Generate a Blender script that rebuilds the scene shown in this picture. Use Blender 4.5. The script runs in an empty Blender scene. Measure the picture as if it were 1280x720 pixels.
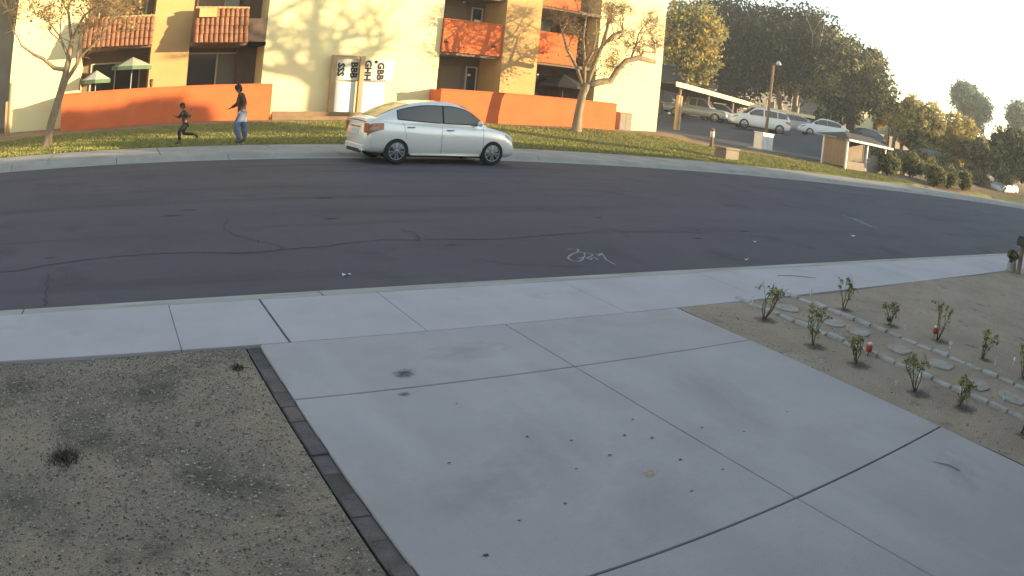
import bpy, bmesh, math, random
import numpy as np
from mathutils import Vector, Matrix, Quaternion

# ------------------------------------------------------------------ camera, sky, sun, exposure
sc = bpy.context.scene
COL = sc.collection
cam = bpy.data.cameras.new('camera')
cam_o = bpy.data.objects.new('camera', cam)
COL.objects.link(cam_o)
sc.camera = cam_o
cam.type = 'PANO'
cam.panorama_type = 'FISHEYE_LENS_POLYNOMIAL'      # the wide lens of a wall camera, with its barrel curve
cam.fisheye_fov = math.radians(140)
cam.sensor_width = 36
cam.clip_start = 0.05
cam.clip_end = 5000
MM = 1.28 / 36
cam.fisheye_polynomial_k0 = 0
cam.fisheye_polynomial_k1 = -1.04247256 * MM
cam.fisheye_polynomial_k2 = 0
cam.fisheye_polynomial_k3 = -0.19474801 * MM ** 3
cam.fisheye_polynomial_k4 = 0
CH = 1.96
cam_o.matrix_world = (Matrix.Translation((0, 0, CH)) @ Matrix.Rotation(-0.55670928, 4, 'Z')
                      @ Matrix.Rotation(math.pi / 2 - 0.25843887, 4, 'X') @ Matrix.Rotation(0.09421283, 4, 'Z'))
SUN_AZ, SUN_EL = math.radians(127), math.radians(9)
world = bpy.data.worlds.new('World')
sc.world = world
world.use_nodes = True
wn = world.node_tree.nodes
sky = wn.new('ShaderNodeTexSky')
sky.sky_type = 'NISHITA'
sky.sun_disc = False
sky.sun_elevation = SUN_EL
sky.sun_rotation = SUN_AZ
sky.air_density = 1.0
sky.dust_density = 0.3
sky.ozone_density = 0.0
world.node_tree.links.new(sky.outputs[0], wn['Background'].inputs[0])
wn['Background'].inputs[1].default_value = 0.15
sun = bpy.data.lights.new('sun', 'SUN')
sun.energy = 5.0
sun.angle = math.radians(0.3)
sun.color = (1.0, 0.78, 0.46)
sun_o = bpy.data.objects.new('sun', sun)
COL.objects.link(sun_o)
SV = Vector((math.sin(SUN_AZ) * math.cos(SUN_EL), math.cos(SUN_AZ) * math.cos(SUN_EL), math.sin(SUN_EL)))
sun_o.rotation_euler = SV.to_track_quat('Z', 'Y').to_euler()
sun_o.location = (20, -40, 30)
sc.view_settings.view_transform = 'Standard'
sc.view_settings.look = 'None'
sc.view_settings.exposure = 1.6
sc.view_settings.gamma = 1
sc.cycles.max_bounces = 6

R = random.Random(7)
NR = np.random.default_rng(11)
PI = math.pi

# ------------------------------------------------------------------ helpers
def tag(o, label=None, cat=None, group=None, kind=None):
    if label: o['label'] = label
    if cat: o['category'] = cat
    if group: o['group'] = group
    if kind: o['kind'] = kind
    return o

def empty(name, loc=(0, 0, 0), rz=0.0, label=None, cat=None, group=None, kind=None):
    o = bpy.data.objects.new(name, None)
    o.empty_display_size = 0.2
    COL.objects.link(o)
    o.location = loc
    o.rotation_euler = (0, 0, rz)
    return tag(o, label, cat, group, kind)

def copy_tree(o, parent=None):
    c = o.copy()
    COL.objects.link(c)
    if parent: c.parent = parent
    for ch in list(o.children):
        copy_tree(ch, c)
    return c

def wloc(o):
    v = Vector((0, 0, 0))
    while o is not None:
        v += Vector(o.location)
        o = o.parent
    return v

class MB:
    """collects shapes; build() links them as one mesh object"""
    def __init__(s):
        s.v, s.f, s.m, s.sm = [], [], [], []
    def add(s, vs, fs, mi=0, smooth=False):
        n = len(s.v)
        s.v += [tuple(p) for p in vs]
        for f in fs:
            s.f.append(tuple(i + n for i in f)); s.m.append(mi); s.sm.append(smooth)
        return s
    def box(s, x0, x1, y0, y1, z0, z1, mi=0, rz=0, c=None, rot=None):
        vs = [(x, y, z) for z in (z0, z1) for y in (y0, y1) for x in (x0, x1)]
        if rz or rot:
            cc = Vector(c) if c else Vector(((x0 + x1) / 2, (y0 + y1) / 2, (z0 + z1) / 2))
            q = rot if rot else Matrix.Rotation(rz, 3, 'Z')
            vs = [cc + q @ (Vector(p) - cc) for p in vs]
        return s.add(vs, [(0, 2, 3, 1), (4, 5, 7, 6), (0, 1, 5, 4), (2, 6, 7, 3), (0, 4, 6, 2), (1, 3, 7, 5)], mi)
    def bbox(s, x0, x1, y0, y1, z0, z1, b=0.01, mi=0):
        """box with chamfered vertical edges and top"""
        b = min(b, (x1 - x0) / 3, (y1 - y0) / 3, (z1 - z0) / 2.2)
        ring = lambda i, z: [(x0 + b + i, y0 + i, z), (x1 - b - i, y0 + i, z), (x1 - i, y0 + b + i, z), (x1 - i, y1 - b - i, z),
                             (x1 - b - i, y1 - i, z), (x0 + b + i, y1 - i, z), (x0 + i, y1 - b - i, z), (x0 + i, y0 + b + i, z)]
        vs = ring(0, z0) + ring(0, z1 - b) + ring(b * .8, z1)
        fs = [tuple(range(7, -1, -1)), tuple(range(16, 24))]
        for k in (0, 8):
            fs += [(k + i, k + (i + 1) % 8, k + 8 + (i + 1) % 8, k + 8 + i) for i in range(8)]
        return s.add(vs, fs, mi)
    def quad(s, a, b, c, d, mi=0):
        return s.add([a, b, c, d], [(0, 1, 2, 3)], mi)
    def prism(s, poly, axis, a0, a1, mi=0):
        """poly of 2D points extruded along axis"""
        def P(p, t):
            return {'x': (t, p[0], p[1]), 'y': (p[0], t, p[1]), 'z': (p[0], p[1], t)}[axis]
        n = len(poly)
        vs = [P(p, a0) for p in poly] + [P(p, a1) for p in poly]
        fs = [tuple(range(n - 1, -1, -1)), tuple(range(n, 2 * n))] + [(i, (i + 1) % n, n + (i + 1) % n, n + i) for i in range(n)]
        return s.add(vs, fs, mi)
    def tube(s, pts, rad, sides=6, mi=0, cap=True, smooth=True):
        pts = [Vector(p) for p in pts]
        if not hasattr(rad, '__len__'): rad = [rad] * len(pts)
        vs, up = [], Vector((0, 0, 1))
        n0 = None
        for i, p in enumerate(pts):
            t = (pts[min(i + 1, len(pts) - 1)] - pts[max(i - 1, 0)])
            if t.length < 1e-9: t = Vector((0, 0, 1))
            t.normalize()
            if n0 is None:
                n0 = t.orthogonal().normalized()
            else:
                n0 = (n0 - t * n0.dot(t))
                n0 = n0.normalized() if n0.length > 1e-6 else t.orthogonal().normalized()
            b = t.cross(n0)
            for k in range(sides):
                a = 2 * PI * k / sides
                vs.append(p + (n0 * math.cos(a) + b * math.sin(a)) * rad[i])
        fs = []
        for i in range(len(pts) - 1):
            for k in range(sides):
                k2 = (k + 1) % sides
                fs.append((i * sides + k, i * sides + k2, (i + 1) * sides + k2, (i + 1) * sides + k))
        if cap:
            fs.append(tuple(range(sides - 1, -1, -1)))
            e = (len(pts) - 1) * sides
            fs.append(tuple(range(e, e + sides)))
        return s.add(vs, fs, mi, smooth)
    def lathe(s, prof, c=(0, 0, 0), axis='z', n=16, mi=0, smooth=True, cap=True):
        vs, fs = [], []
        for r, h in prof:
            for k in range(n):
                a = 2 * PI * k / n
                p = {'z': (r * math.cos(a), r * math.sin(a), h), 'y': (r * math.cos(a), h, r * math.sin(a)), 'x': (h, r * math.cos(a), r * math.sin(a))}[axis]
                vs.append((p[0] + c[0], p[1] + c[1], p[2] + c[2]))
        for i in range(len(prof) - 1):
            for k in range(n):
                fs.append((i * n + k, i * n + (k + 1) % n, (i + 1) * n + (k + 1) % n, (i + 1) * n + k))
        if cap:
            fs.append(tuple(range(n - 1, -1, -1)))
            e = (len(prof) - 1) * n
            fs.append(tuple(range(e, e + n)))
        return s.add(vs, fs, mi, smooth)
    def blob(s, c, r, seed=0, rough=.18, nu=10, nv=7, mi=0):
        rr = random.Random(seed)
        vs, fs = [], []
        ph = [rr.uniform(0, 6.28) for _ in range(6)]
        for j in range(nv + 1):
            th = PI * j / nv
            for i in range(nu):
                a = 2 * PI * i / nu
                k = 1 + rough * (math.sin(2 * a + ph[0] + th) * .5 + math.sin(3 * a + ph[1]) * math.sin(2 * th + ph[2]) * .5 + math.sin(5 * a + ph[3] - 3 * th) * .25)
                vs.append((c[0] + r[0] * k * math.sin(th) * math.cos(a), c[1] + r[1] * k * math.sin(th) * math.sin(a), c[2] + r[2] * k * math.cos(th)))
        for j in range(nv):
            for i in range(nu):
                i2 = (i + 1) % nu
                fs.append((j * nu + i, (j + 1) * nu + i, (j + 1) * nu + i2, j * nu + i2))
        return s.add(vs, fs, mi, True)
    def build(s, name, mats, parent=None, world=False):
        me = bpy.data.meshes.new(name)
        vs = s.v
        if world and parent:
            o = wloc(parent)
            vs = [(p[0] - o.x, p[1] - o.y, p[2] - o.z) for p in vs]
        me.from_pydata(vs, [], s.f)
        if not isinstance(mats, (list, tuple)): mats = [mats]
        for m in mats: me.materials.append(m)
        me.polygons.foreach_set('material_index', s.m)
        me.polygons.foreach_set('use_smooth', s.sm)
        me.update()
        ob = bpy.data.objects.new(name, me)
        COL.objects.link(ob)
        if parent: ob.parent = parent
        return ob

def np_mesh(name, V, F, mats, mi=None, parent=None, smooth=False):
    me = bpy.data.meshes.new(name)
    me.from_pydata(V.tolist() if isinstance(V, np.ndarray) else V, [], F.tolist() if isinstance(F, np.ndarray) else F)
    if not isinstance(mats, (list, tuple)): mats = [mats]
    for m in mats: me.materials.append(m)
    if mi is not None: me.polygons.foreach_set('material_index', np.asarray(mi, dtype=np.int32))
    if smooth: me.polygons.foreach_set('use_smooth', [True] * len(me.polygons))
    me.update()
    ob = bpy.data.objects.new(name, me)
    COL.objects.link(ob)
    if parent: ob.parent = parent
    return ob

# ------------------------------------------------------------------ materials
def mat(name, c, rough=.8, c2=None, scale=2.0, detail=6, bump=0.0, bscale=40, metal=0.0, spots=None, lo=.35, hi=.65,
        spec=.3, coat=0.0, trans=0.0, coord='world', stretch=None, thin=None):
    m = bpy.data.materials.new(name)
    m.use_nodes = True
    nt = m.node_tree
    N, L = nt.nodes, nt.links
    b = N['Principled BSDF']
    b.inputs['Roughness'].default_value = rough
    b.inputs['Metallic'].default_value = metal
    b.inputs['Specular IOR Level'].default_value = spec
    b.inputs['Coat Weight'].default_value = coat
    b.inputs['Transmission Weight'].default_value = trans
    b.inputs['Base Color'].default_value = (*c, 1)
    if c2 is None and not bump and spots is None:
        return m
    if coord == 'world':
        g = N.new('ShaderNodeNewGeometry'); vec = g.outputs['Position']
    else:
        g = N.new('ShaderNodeTexCoord'); vec = g.outputs['Object']
    if stretch:
        mp = N.new('ShaderNodeMapping'); mp.inputs['Scale'].default_value = stretch
        L.new(vec, mp.inputs[0]); vec = mp.outputs[0]
    col = None
    if c2 is not None:
        n = N.new('ShaderNodeTexNoise'); n.inputs['Scale'].default_value = scale; n.inputs['Detail'].default_value = detail
        n.inputs['Roughness'].default_value = .62
        L.new(vec, n.inputs['Vector'])
        r = N.new('ShaderNodeMapRange'); r.inputs[1].default_value = lo; r.inputs[2].default_value = hi
        L.new(n.outputs[0], r.inputs[0])
        mx = N.new('ShaderNodeMix'); mx.data_type = 'RGBA'
        mx.inputs[6].default_value = (*c, 1); mx.inputs[7].default_value = (*c2, 1)
        L.new(r.outputs[0], mx.inputs[0])
        col = mx.outputs[2]
    for sp in (spots or []):
        cs, ssc, s0, s1 = sp[:4]; v_ = vec
        if len(sp) > 4:
            mp = N.new('ShaderNodeMapping'); mp.inputs['Scale'].default_value = sp[4]; L.new(vec, mp.inputs[0]); v_ = mp.outputs[0]
        n = N.new('ShaderNodeTexNoise'); n.inputs['Scale'].default_value = ssc; n.inputs['Detail'].default_value = 5
        L.new(v_, n.inputs['Vector'])
        r = N.new('ShaderNodeMapRange'); r.inputs[1].default_value = s0; r.inputs[2].default_value = s1
        L.new(n.outputs[0], r.inputs[0])
        mx = N.new('ShaderNodeMix'); mx.data_type = 'RGBA'
        if col is None: mx.inputs[6].default_value = (*c, 1)
        else: L.new(col, mx.inputs[6])
        mx.inputs[7].default_value = (*cs, 1)
        L.new(r.outputs[0], mx.inputs[0])
        col = mx.outputs[2]
    if col is not None: L.new(col, b.inputs['Base Color'])
    if bump:
        n = N.new('ShaderNodeTexNoise'); n.inputs['Scale'].default_value = bscale; n.inputs['Detail'].default_value = 4
        L.new(vec, n.inputs['Vector'])
        bp = N.new('ShaderNodeBump'); bp.inputs['Strength'].default_value = bump; bp.inputs['Distance'].default_value = .02
        L.new(n.outputs[0], bp.inputs['Height']); L.new(bp.outputs[0], b.inputs['Normal'])
    return m

M = {}
M['asphalt'] = mat('asphalt', (.087, .074, .086), .85, (.106, .092, .104), .45, 9, .6, 120,
                   spots=[((.066, .058, .067), .9, .54, .72), ((.110, .096, .110), 1.0, .50, .75, (.06, .55, 1)), ((.060, .052, .058), 1.0, .55, .75, (.10, 1.3, 1)), ((.135, .12, .13), 60, .58, .75), ((.045, .044, .05), 45, .62, .75)])
M['crack'] = mat('crack_filler', (.052, .047, .053), .9)
M['concrete'] = mat('concrete', (.415, .375, .372), .88, (.365, .331, .328), .9, 8, .25, 160,
                    spots=[((.33, .285, .255), 1.1, .56, .85), ((.33, .29, .285), 40, .62, .8), ((.45, .41, .405), 1.5, .52, .75, (1, .25, 1)), ((.35, .315, .31), 90, .58, .8, (.12, 1, 1))])
M['concrete_walk'] = mat('concrete_walk', (.455, .42, .425), .88, (.405, .372, .374), 1.1, 8, .25, 160,
                         spots=[((.355, .305, .28), 1.6, .62, .8)])
M['concrete_kerb'] = mat('concrete_kerb', (.42, .405, .365), .9, (.28, .265, .23), 3.0, 7, .3, 90, stretch=(.4, 2, 2))
M['concrete_far'] = mat('concrete_far', (.38, .36, .325), .9, (.29, .27, .24), 1.2, 7, .2, 60)
M['joint'] = mat('joint_dark', (.045, .043, .042), .95)  # dark bed of the slab joints, used for cracks too
M['stain'] = mat('oil_stain', (.17, .155, .13), .8, (.26, .245, .22), 6, 5)
M['stain_dark'] = mat('old_gum', (.07, .065, .06), .8)
M['stain_tan'] = mat('tan_stain', (.36, .29, .18), .9, (.33, .30, .25), 14, 5)
M['gravel_base'] = mat('gravel_bed', (.38, .285, .20), .95, (.20, .162, .128), .8, 9, .9, 90,
                       spots=[((.10, .085, .066), 1.7, .50, .70), ((.29, .245, .195), .9, .56, .70), ((.38, .335, .26), 45, .56, .70), ((.08, .068, .054), 90, .58, .74)])
M['stone_a'] = mat('gravel_pale', (.60, .52, .42), .9, (.38, .33, .27), 60)
M['stone_b'] = mat('gravel_brown', (.24, .20, .15), .9, (.14, .12, .095), 60)
M['stone_c'] = mat('gravel_dark', (.095, .085, .07), .9)
M['straw'] = mat('dry_grass', (.34, .28, .18), .9, (.20, .165, .095), 30)
M['dirt'] = mat('garden_dirt', (.36, .275, .205), .95, (.28, .212, .158), 1.4, 9, .7, 60,
                spots=[((.16, .135, .105), 3.2, .60, .75), ((.38, .325, .25), 25, .6, .75)])
M['brick_edge'] = mat('edging_brick', (.17, .132, .124), .9, (.10, .082, .078), 6, 6, .4, 70)
M['brick_mortar'] = mat('gritty_mortar', (.12, .10, .09), .95, (.08, .07, .06), 20)
M['paver'] = mat('paver_grey', (.42, .405, .385), .9, (.29, .275, .255), 7, 6, .4, 60)
M['stepstone'] = mat('stepping_stone', (.38, .335, .295), .9, (.28, .245, .21), 8, 6, .4, 60)
M['lawn'] = mat('lawn_soil', (.20, .185, .05), .95, (.15, .135, .04), 1.3, 8, .6, 50, spots=[((.24, .19, .085), .5, .52, .72)])
M['blade_a'] = mat('grass_blade', (.25, .25, .05), .8, (.17, .175, .04), .8)
M['blade_b'] = mat('grass_blade_dry', (.32, .27, .09), .8)
M['dirt_far'] = mat('bare_earth', (.30, .20, .11), .95, (.20, .13, .075), 1.0, 8, .5, 30)
M['lot'] = mat('lot_asphalt', (.075, .074, .08), .85, (.10, .098, .104), .4, 7, .2, 30)
M['far_ground'] = mat('far_ground', (.13, .11, .07), .95, (.09, .085, .045), .1, 7)
M['pale_stucco'] = mat('pale_yellow_stucco', (.86, .74, .41), .92, (.81, .69, .375), .9, 7, .35, 60, spots=[((.74, .62, .34), .35, .56, .8)])
M['tan_stucco'] = mat('tan_stucco', (.58, .355, .15), .92, (.52, .315, .13), 1.1, 7, .35, 60)
M['orange'] = mat('orange_stucco', (.66, .16, .05), .92, (.57, .135, .045), 1.2, 7, .3, 60)
M['recess'] = mat('shaded_recess_stucco', (.21, .155, .115), .92, (.17, .125, .095), 1.0, 6, .2, 50)  # tan stucco darkened for the shade inside the recesses
M['recess_dark'] = mat('brown_siding', (.14, .092, .065), .9, (.105, .07, .05), 2.0, 6)
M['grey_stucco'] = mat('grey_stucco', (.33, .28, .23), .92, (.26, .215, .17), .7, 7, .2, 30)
M['far_stucco'] = mat('far_grey_stucco', (.24, .225, .21), .92, (.20, .185, .17), .4, 6)  # grey walls, made darker for the tree shade on them
M['tile'] = mat('clay_tile', (.33, .145, .07), .85, (.19, .08, .042), 4, 6)
M['roof_dark'] = mat('roof_dark', (.10, .085, .07), .9, (.07, .06, .05), 2)
M['roof_grey'] = mat('roof_shingle', (.16, .14, .12), .9, (.11, .10, .09), 3)
M['frame'] = mat('window_frame', (.55, .50, .43), .5)
M['frame_dark'] = mat('window_frame_dark', (.16, .12, .09), .6)
M['pane'] = mat('window_pane', (.035, .035, .035), .08, spec=.5)
M['curtain'] = mat('curtain', (.22, .21, .20), .9, (.17, .16, .15), 9, 3, stretch=(6, 6, .2))
M['door'] = mat('door_brown', (.20, .15, .11), .7)
M['white'] = mat('white_paint', (.80, .78, .74), .6, (.72, .70, .66), 3)
M['cream'] = mat('sign_cream', (.78, .72, .58), .7)
M['black'] = mat('black_paint', (.02, .02, .02), .6)
M['post_tan'] = mat('tan_post', (.48, .33, .18), .8, (.38, .26, .14), 3)
M['wood'] = mat('weathered_wood', (.27, .19, .12), .85, (.18, .125, .08), 5, 5, stretch=(3, 3, .4))
M['steel'] = mat('painted_steel', (.42, .42, .42), .5)
M['darkmetal'] = mat('dark_metal', (.05, .05, .055), .5)
M['canvas_green'] = mat('canvas_green', (.12, .19, .10), .9, (.09, .14, .07), 4)
M['canvas_sunlit'] = mat('canvas_sunlit', (.42, .44, .36), .9)  # sunlit look of the green canopy tops put into the colour
M['canvas_black'] = mat('canvas_black', (.035, .033, .032), .85)
M['terracotta'] = mat('terracotta', (.36, .15, .07), .9)
M['bark'] = mat('bark', (.34, .25, .16), .95, (.20, .145, .09), 7, 7, .8, 25, stretch=(2, 2, .5))
M['bark_dark'] = mat('bark_dark', (.13, .10, .075), .95, (.08, .06, .045), 5, 6, .6, 20)
M['bark_pale'] = mat('bark_pale', (.45, .38, .30), .95, (.33, .27, .21), 4, 6)
M['twig'] = mat('twig', (.27, .18, .09), .9)
def leaf(n, a, b):
    m = mat(n, a, .75, b, .8, 4, spec=.25)
    nt = m.node_tree; N, L = nt.nodes, nt.links; p = N['Principled BSDF']; out = N['Material Output']
    t = N.new('ShaderNodeBsdfTranslucent'); mx = N.new('ShaderNodeMixShader'); mx.inputs[0].default_value = .32
    L.new(p.inputs['Base Color'].links[0].from_socket, t.inputs['Color'])
    L.new(p.outputs[0], mx.inputs[1]); L.new(t.outputs[0], mx.inputs[2]); L.new(mx.outputs[0], out.inputs['Surface'])
    return m
M['leaf_dark'] = leaf('leaf_dark', (.030, .037, .030), (.052, .058, .042))  # darkened to put the big trees' shade into the leaves
M['leaf_mid'] = leaf('leaf_mid', (.13, .135, .065), (.18, .17, .08))
M['leaf_olive'] = leaf('leaf_olive', (.33, .30, .11), (.40, .34, .13))
M['leaf_gold'] = leaf('leaf_gold', (.55, .40, .12), (.62, .43, .12))  # yellow leaves, lightened for the sunlit look of the right-hand trees
M['leaf_brown'] = leaf('leaf_brown', (.30, .19, .07), (.22, .13, .05))
M['leaf_euc'] = leaf('leaf_eucalyptus', (.26, .31, .25), (.33, .37, .30))
M['leaf_rose'] = leaf('leaf_rose', (.20, .205, .075), (.30, .27, .11))
M['leaf_hedge'] = leaf('leaf_hedge', (.22, .215, .085), (.31, .27, .115))
M['car_silver'] = mat('silver_paint', (.82, .80, .75), .25, metal=.25, coat=.6, spec=.5)
M['car_white'] = mat('white_car_paint', (.72, .74, .77), .3, coat=.5, spec=.5)
M['car_grey'] = mat('grey_car_paint', (.22, .23, .25), .3, coat=.5, spec=.5)
M['car_dark'] = mat('dark_car_paint', (.05, .05, .055), .3, coat=.5, spec=.5)
M['car_pale_shaded'] = mat('shaded_pale_car_paint', (.36, .37, .39), .3, coat=.5, spec=.5)  # pale paint greyed, the lot's shade put into the colour
M['car_blue'] = mat('blue_grey_car_paint', (.16, .19, .25), .3, coat=.5, spec=.5)
M['glass_dark'] = mat('tinted_glass', (.12, .105, .09), .08, spec=.6)
M['rubber'] = mat('rubber', (.02, .02, .02), .85)
M['rim'] = mat('alloy', (.30, .30, .31), .35, metal=.7)
M['trim'] = mat('black_trim', (.025, .025, .027), .5)
M['seam'] = mat('panel_gap', (.10, .10, .10), .7)
M['lamp_red'] = mat('tail_lamp', (.42, .09, .035), .2, (.55, .20, .06), 14, coat=.5)
M['lamp_clear'] = mat('head_lamp', (.24, .25, .27), .12, coat=.6, spec=.6)
M['plate'] = mat('licence_plate', (.62, .62, .60), .5)
M['soil_dark'] = mat('dark_soil', (.075, .062, .048), .95, (.05, .042, .033), 20, 4, .6, 60)
M['skin'] = mat('skin', (.21, .115, .075), .6)
M['hair'] = mat('dark_hair', (.035, .024, .018), .8)
M['jacket'] = mat('brown_jacket', (.105, .055, .028), .9, (.075, .04, .022), 14)
M['shirt'] = mat('dark_shirt', (.045, .038, .030), .9, (.03, .026, .02), 14)
M['jeans'] = mat('blue_jeans', (.15, .19, .28), .9, (.10, .13, .20), 10)
M['trousers'] = mat('dark_trousers', (.032, .026, .024), .9)
M['shoe'] = mat('shoe', (.09, .10, .13), .8)
M['shoe_b'] = mat('brown_shoe', (.10, .05, .035), .8)
M['red'] = mat('red_plastic', (.36, .06, .025), .5)
M['tagwhite'] = mat('white_plastic', (.62, .62, .60), .5)
M['navy'] = mat('navy_plastic', (.03, .035, .08), .5)
M['chalk'] = mat('chalk_paint', (.34, .35, .35), .9, (.20, .20, .20), 22, 5)
M['litter'] = mat('paper', (.66, .66, .64), .8)
M['block'] = mat('concrete_block', (.30, .24, .19), .92, (.24, .19, .15), 1.5)
M['tanpanel'] = mat('tan_panel', (.33, .235, .155), .9, (.28, .195, .13), 2)

# ------------------------------------------------------------------ ground, terrain
TP = np.array([(-40, 30, .1), (-14, 31, .1), (-5, 21, .12), (5, 21, .12), (15, 21, .12), (25, 21.5, .13), (34, 21.5, .13), (45, 20.7, .12), (60, 20.7, .12), (90, 20.7, .12),
               (-5, 30, .15), (6.6, 30, .30), (14, 30, .40), (24, 30, .52), (28.3, 31, .62), (34.8, 37.2, .62), (28.7, 27.9, .27), (35.2, 29.6, .36),
               (35.9, 25.8, .30), (36.7, 24.0, .26), (41, 24.3, .3), (41.6, 35.9, 1.4), (39.5, 36.5, 1.25), (44, 35, 1.55), (42.1, 42.7, 1.5), (47.5, 33.3, 1.93), (52, 40.6, 2.0),
               (46, 24.3, .37), (46, 28.3, .6), (45, 21.9, .14), (60.7, 23.2, .13), (71, 37, 2.2), (80, 29, 1.2), (60, 30, .9), (100, 60, 3), (60, 80, 2.6), (35, 60, 1.6), (0, 60, .5),
               (130, 30, 1.5), (150, 60, 3), (120, 130, 4), (33, 30.5, .30), (31, 33, .45), (10, 40, .4)])
def TZ(x, y):
    d2 = (TP[:, 0] - x) ** 2 + (TP[:, 1] - y) ** 2 + 0.8
    w = d2 ** -1.7
    return float((w * TP[:, 2]).sum() / w.sum())

def sheet(name, xs, ys, zf, m, kind='structure', mf=None, mats=None):
    V = [(x, y, zf(x, y)) for y in ys for x in xs]
    nx = len(xs)
    F, mi = [], []
    for j in range(len(ys) - 1):
        for i in range(nx - 1):
            F.append((j * nx + i, j * nx + i + 1, (j + 1) * nx + i + 1, (j + 1) * nx + i))
            if mf: mi.append(mf((xs[i] + xs[i + 1]) / 2, (ys[j] + ys[j + 1]) / 2))
    o = np_mesh(name, V, F, mats or [m], mi if mf else None, None, True)
    tag(o, kind=kind)
    return o

# one base sheet to the horizon
g = MB(); g.quad((-1200, -1200, -.14), (1200, -1200, -.14), (1200, 1200, -.14), (-1200, 1200, -.14))
tag(g.build('ground', M['far_ground']), 'brown open ground running out to the horizon', kind='structure')
# road sheet
rd = sheet('road', [-70, -30, -10, 0, 10, 20, 40, 70, 110, 220], [6.60, 8, 10, 12, 14, 16, 18.22],
           lambda x, y: -.018 + .03 * (1 - ((y - 12.4) / 5.8) ** 2) * .6, M['asphalt'])
tag(rd, 'dark worn asphalt street running between the two kerbs')

def road_z(x, y): return -.018 + .03 * (1 - ((y - 12.4) / 5.8) ** 2) * .6
def ribbon(name, pts, w, m, parent, zf, jitter=.0, seed=1, dz=.004, sub=6):
    rr = random.Random(seed)
    P = []
    for a, b in zip(pts[:-1], pts[1:]):
        for k in range(sub):
            t = k / sub
            P.append((a[0] + (b[0] - a[0]) * t, a[1] + (b[1] - a[1]) * t))
    P.append(pts[-1])
    P = [(p[0] + rr.uniform(-jitter, jitter), p[1] + rr.uniform(-jitter, jitter)) for p in P]
    mb = MB()
    vs = []
    for i, p in enumerate(P):
        q0, q1 = P[max(i - 1, 0)], P[min(i + 1, len(P) - 1)]
        t = Vector((q1[0] - q0[0], q1[1] - q0[1], 0)); t = t.normalized() if t.length > 1e-6 else Vector((1, 0, 0))
        n = Vector((-t.y, t.x, 0)) * w * rr.uniform(.5, 1.15) / 2
        for s in (-1, 1):
            x, y = p[0] + n.x * s, p[1] + n.y * s
            vs.append((x, y, zf(x, y) + dz))
    mb.add(vs, [(2 * i, 2 * i + 2, 2 * i + 3, 2 * i + 1) for i in range(len(P) - 1)])
    return mb.build(name, m, parent)

cr = [([(-6, 8.0), (-1.5, 8.05), (.05, 8.5), (1.82, 8.3), (3.45, 8.63), (4.99, 8.5), (7, 8.9), (9.5, 8.6)], .035, .05),
      ([(-.85, 7.9), (-.82, 7.3), (-.78, 6.7)], .035, .03), ([(1.84, 8.9), (2.1, 8.5), (1.95, 8.3)], .03, .04), ([(1.84, 8.9), (1.5, 9.6), (1.7, 10.4)], .022, .05),
      ([(3.95, 9.3), (4.0, 8.8), (3.86, 8.57)], .03, .04), ([(6.9, 9.6), (7.4, 8.9), (7.2, 8.5)], .02, .04), ([(-3, 12.3), (3, 12.45), (9, 12.3), (18, 12.5), (30, 12.4)], .03, .05),
      ([(4.2, 7.6), (4.5, 7.2), (5.4, 7.0)], .025, .04), ([(9, 11), (10, 10), (11.6, 9.6)], .02, .06), ([(12, 14.5), (14, 13), (14.5, 10.5)], .02, .08)]
for i, (p, w, j) in enumerate(cr):
    ribbon('crack', p, w * .6, M['crack'], rd, road_z, j, i)
# darker tarry patches and drips on the asphalt
def soft_mat(name, c, amt):
    m = bpy.data.materials.new(name); m.use_nodes = True
    nt = m.node_tree; N, L = nt.nodes, nt.links; b = N['Principled BSDF']
    b.inputs['Base Color'].default_value = (*c, 1); b.inputs['Roughness'].default_value = .85
    tc = N.new('ShaderNodeTexCoord'); ln = N.new('ShaderNodeVectorMath'); ln.operation = 'LENGTH'; L.new(tc.outputs['Object'], ln.inputs[0])
    no = N.new('ShaderNodeTexNoise'); no.inputs['Scale'].default_value = 2.6; no.inputs['Detail'].default_value = 5; L.new(tc.outputs['Object'], no.inputs['Vector'])
    ad = N.new('ShaderNodeMath'); ad.operation = 'MULTIPLY_ADD'; L.new(no.outputs[0], ad.inputs[0]); ad.inputs[1].default_value = 1.1; L.new(ln.outputs['Value'], ad.inputs[2])
    r = N.new('ShaderNodeMapRange'); L.new(ad.outputs[0], r.inputs[0]); r.inputs[1].default_value = .65; r.inputs[2].default_value = 1.35; r.inputs[3].default_value = amt; r.inputs[4].default_value = 0
    L.new(r.outputs[0], b.inputs['Alpha'])
    return m
M['stain'] = soft_mat('oil_stain', (.10, .085, .065), .8)
M['stain_tan'] = soft_mat('tan_stain', (.46, .34, .18), .75)
M['stain_tar'] = soft_mat('tar_patch', (.03, .029, .032), .55)
M['patch_dark'] = soft_mat('dark_bed_patch', (.06, .05, .038), .85)  # soft dark patch laid at the foot of each rose
M['stain_grey'] = soft_mat('grey_patch', (.29, .265, .255), .12)
M['stain_brown'] = soft_mat('brown_patch', (.34, .28, .205), .16)
def soft_decal(name, c, r, m, parent, zf, asp=1.0, rot=0, dz=.004):
    mb = MB(); mb.add([(math.cos(2 * PI * k / 20) * 1.2, math.sin(2 * PI * k / 20) * 1.2, 0) for k in range(20)], [tuple(range(20))])
    o = mb.build(name, m, parent); o.location = (c[0], c[1], zf(*c) + dz); o.scale = (r, r * asp, 1); o.rotation_euler = (0, 0, rot)
    return o
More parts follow.
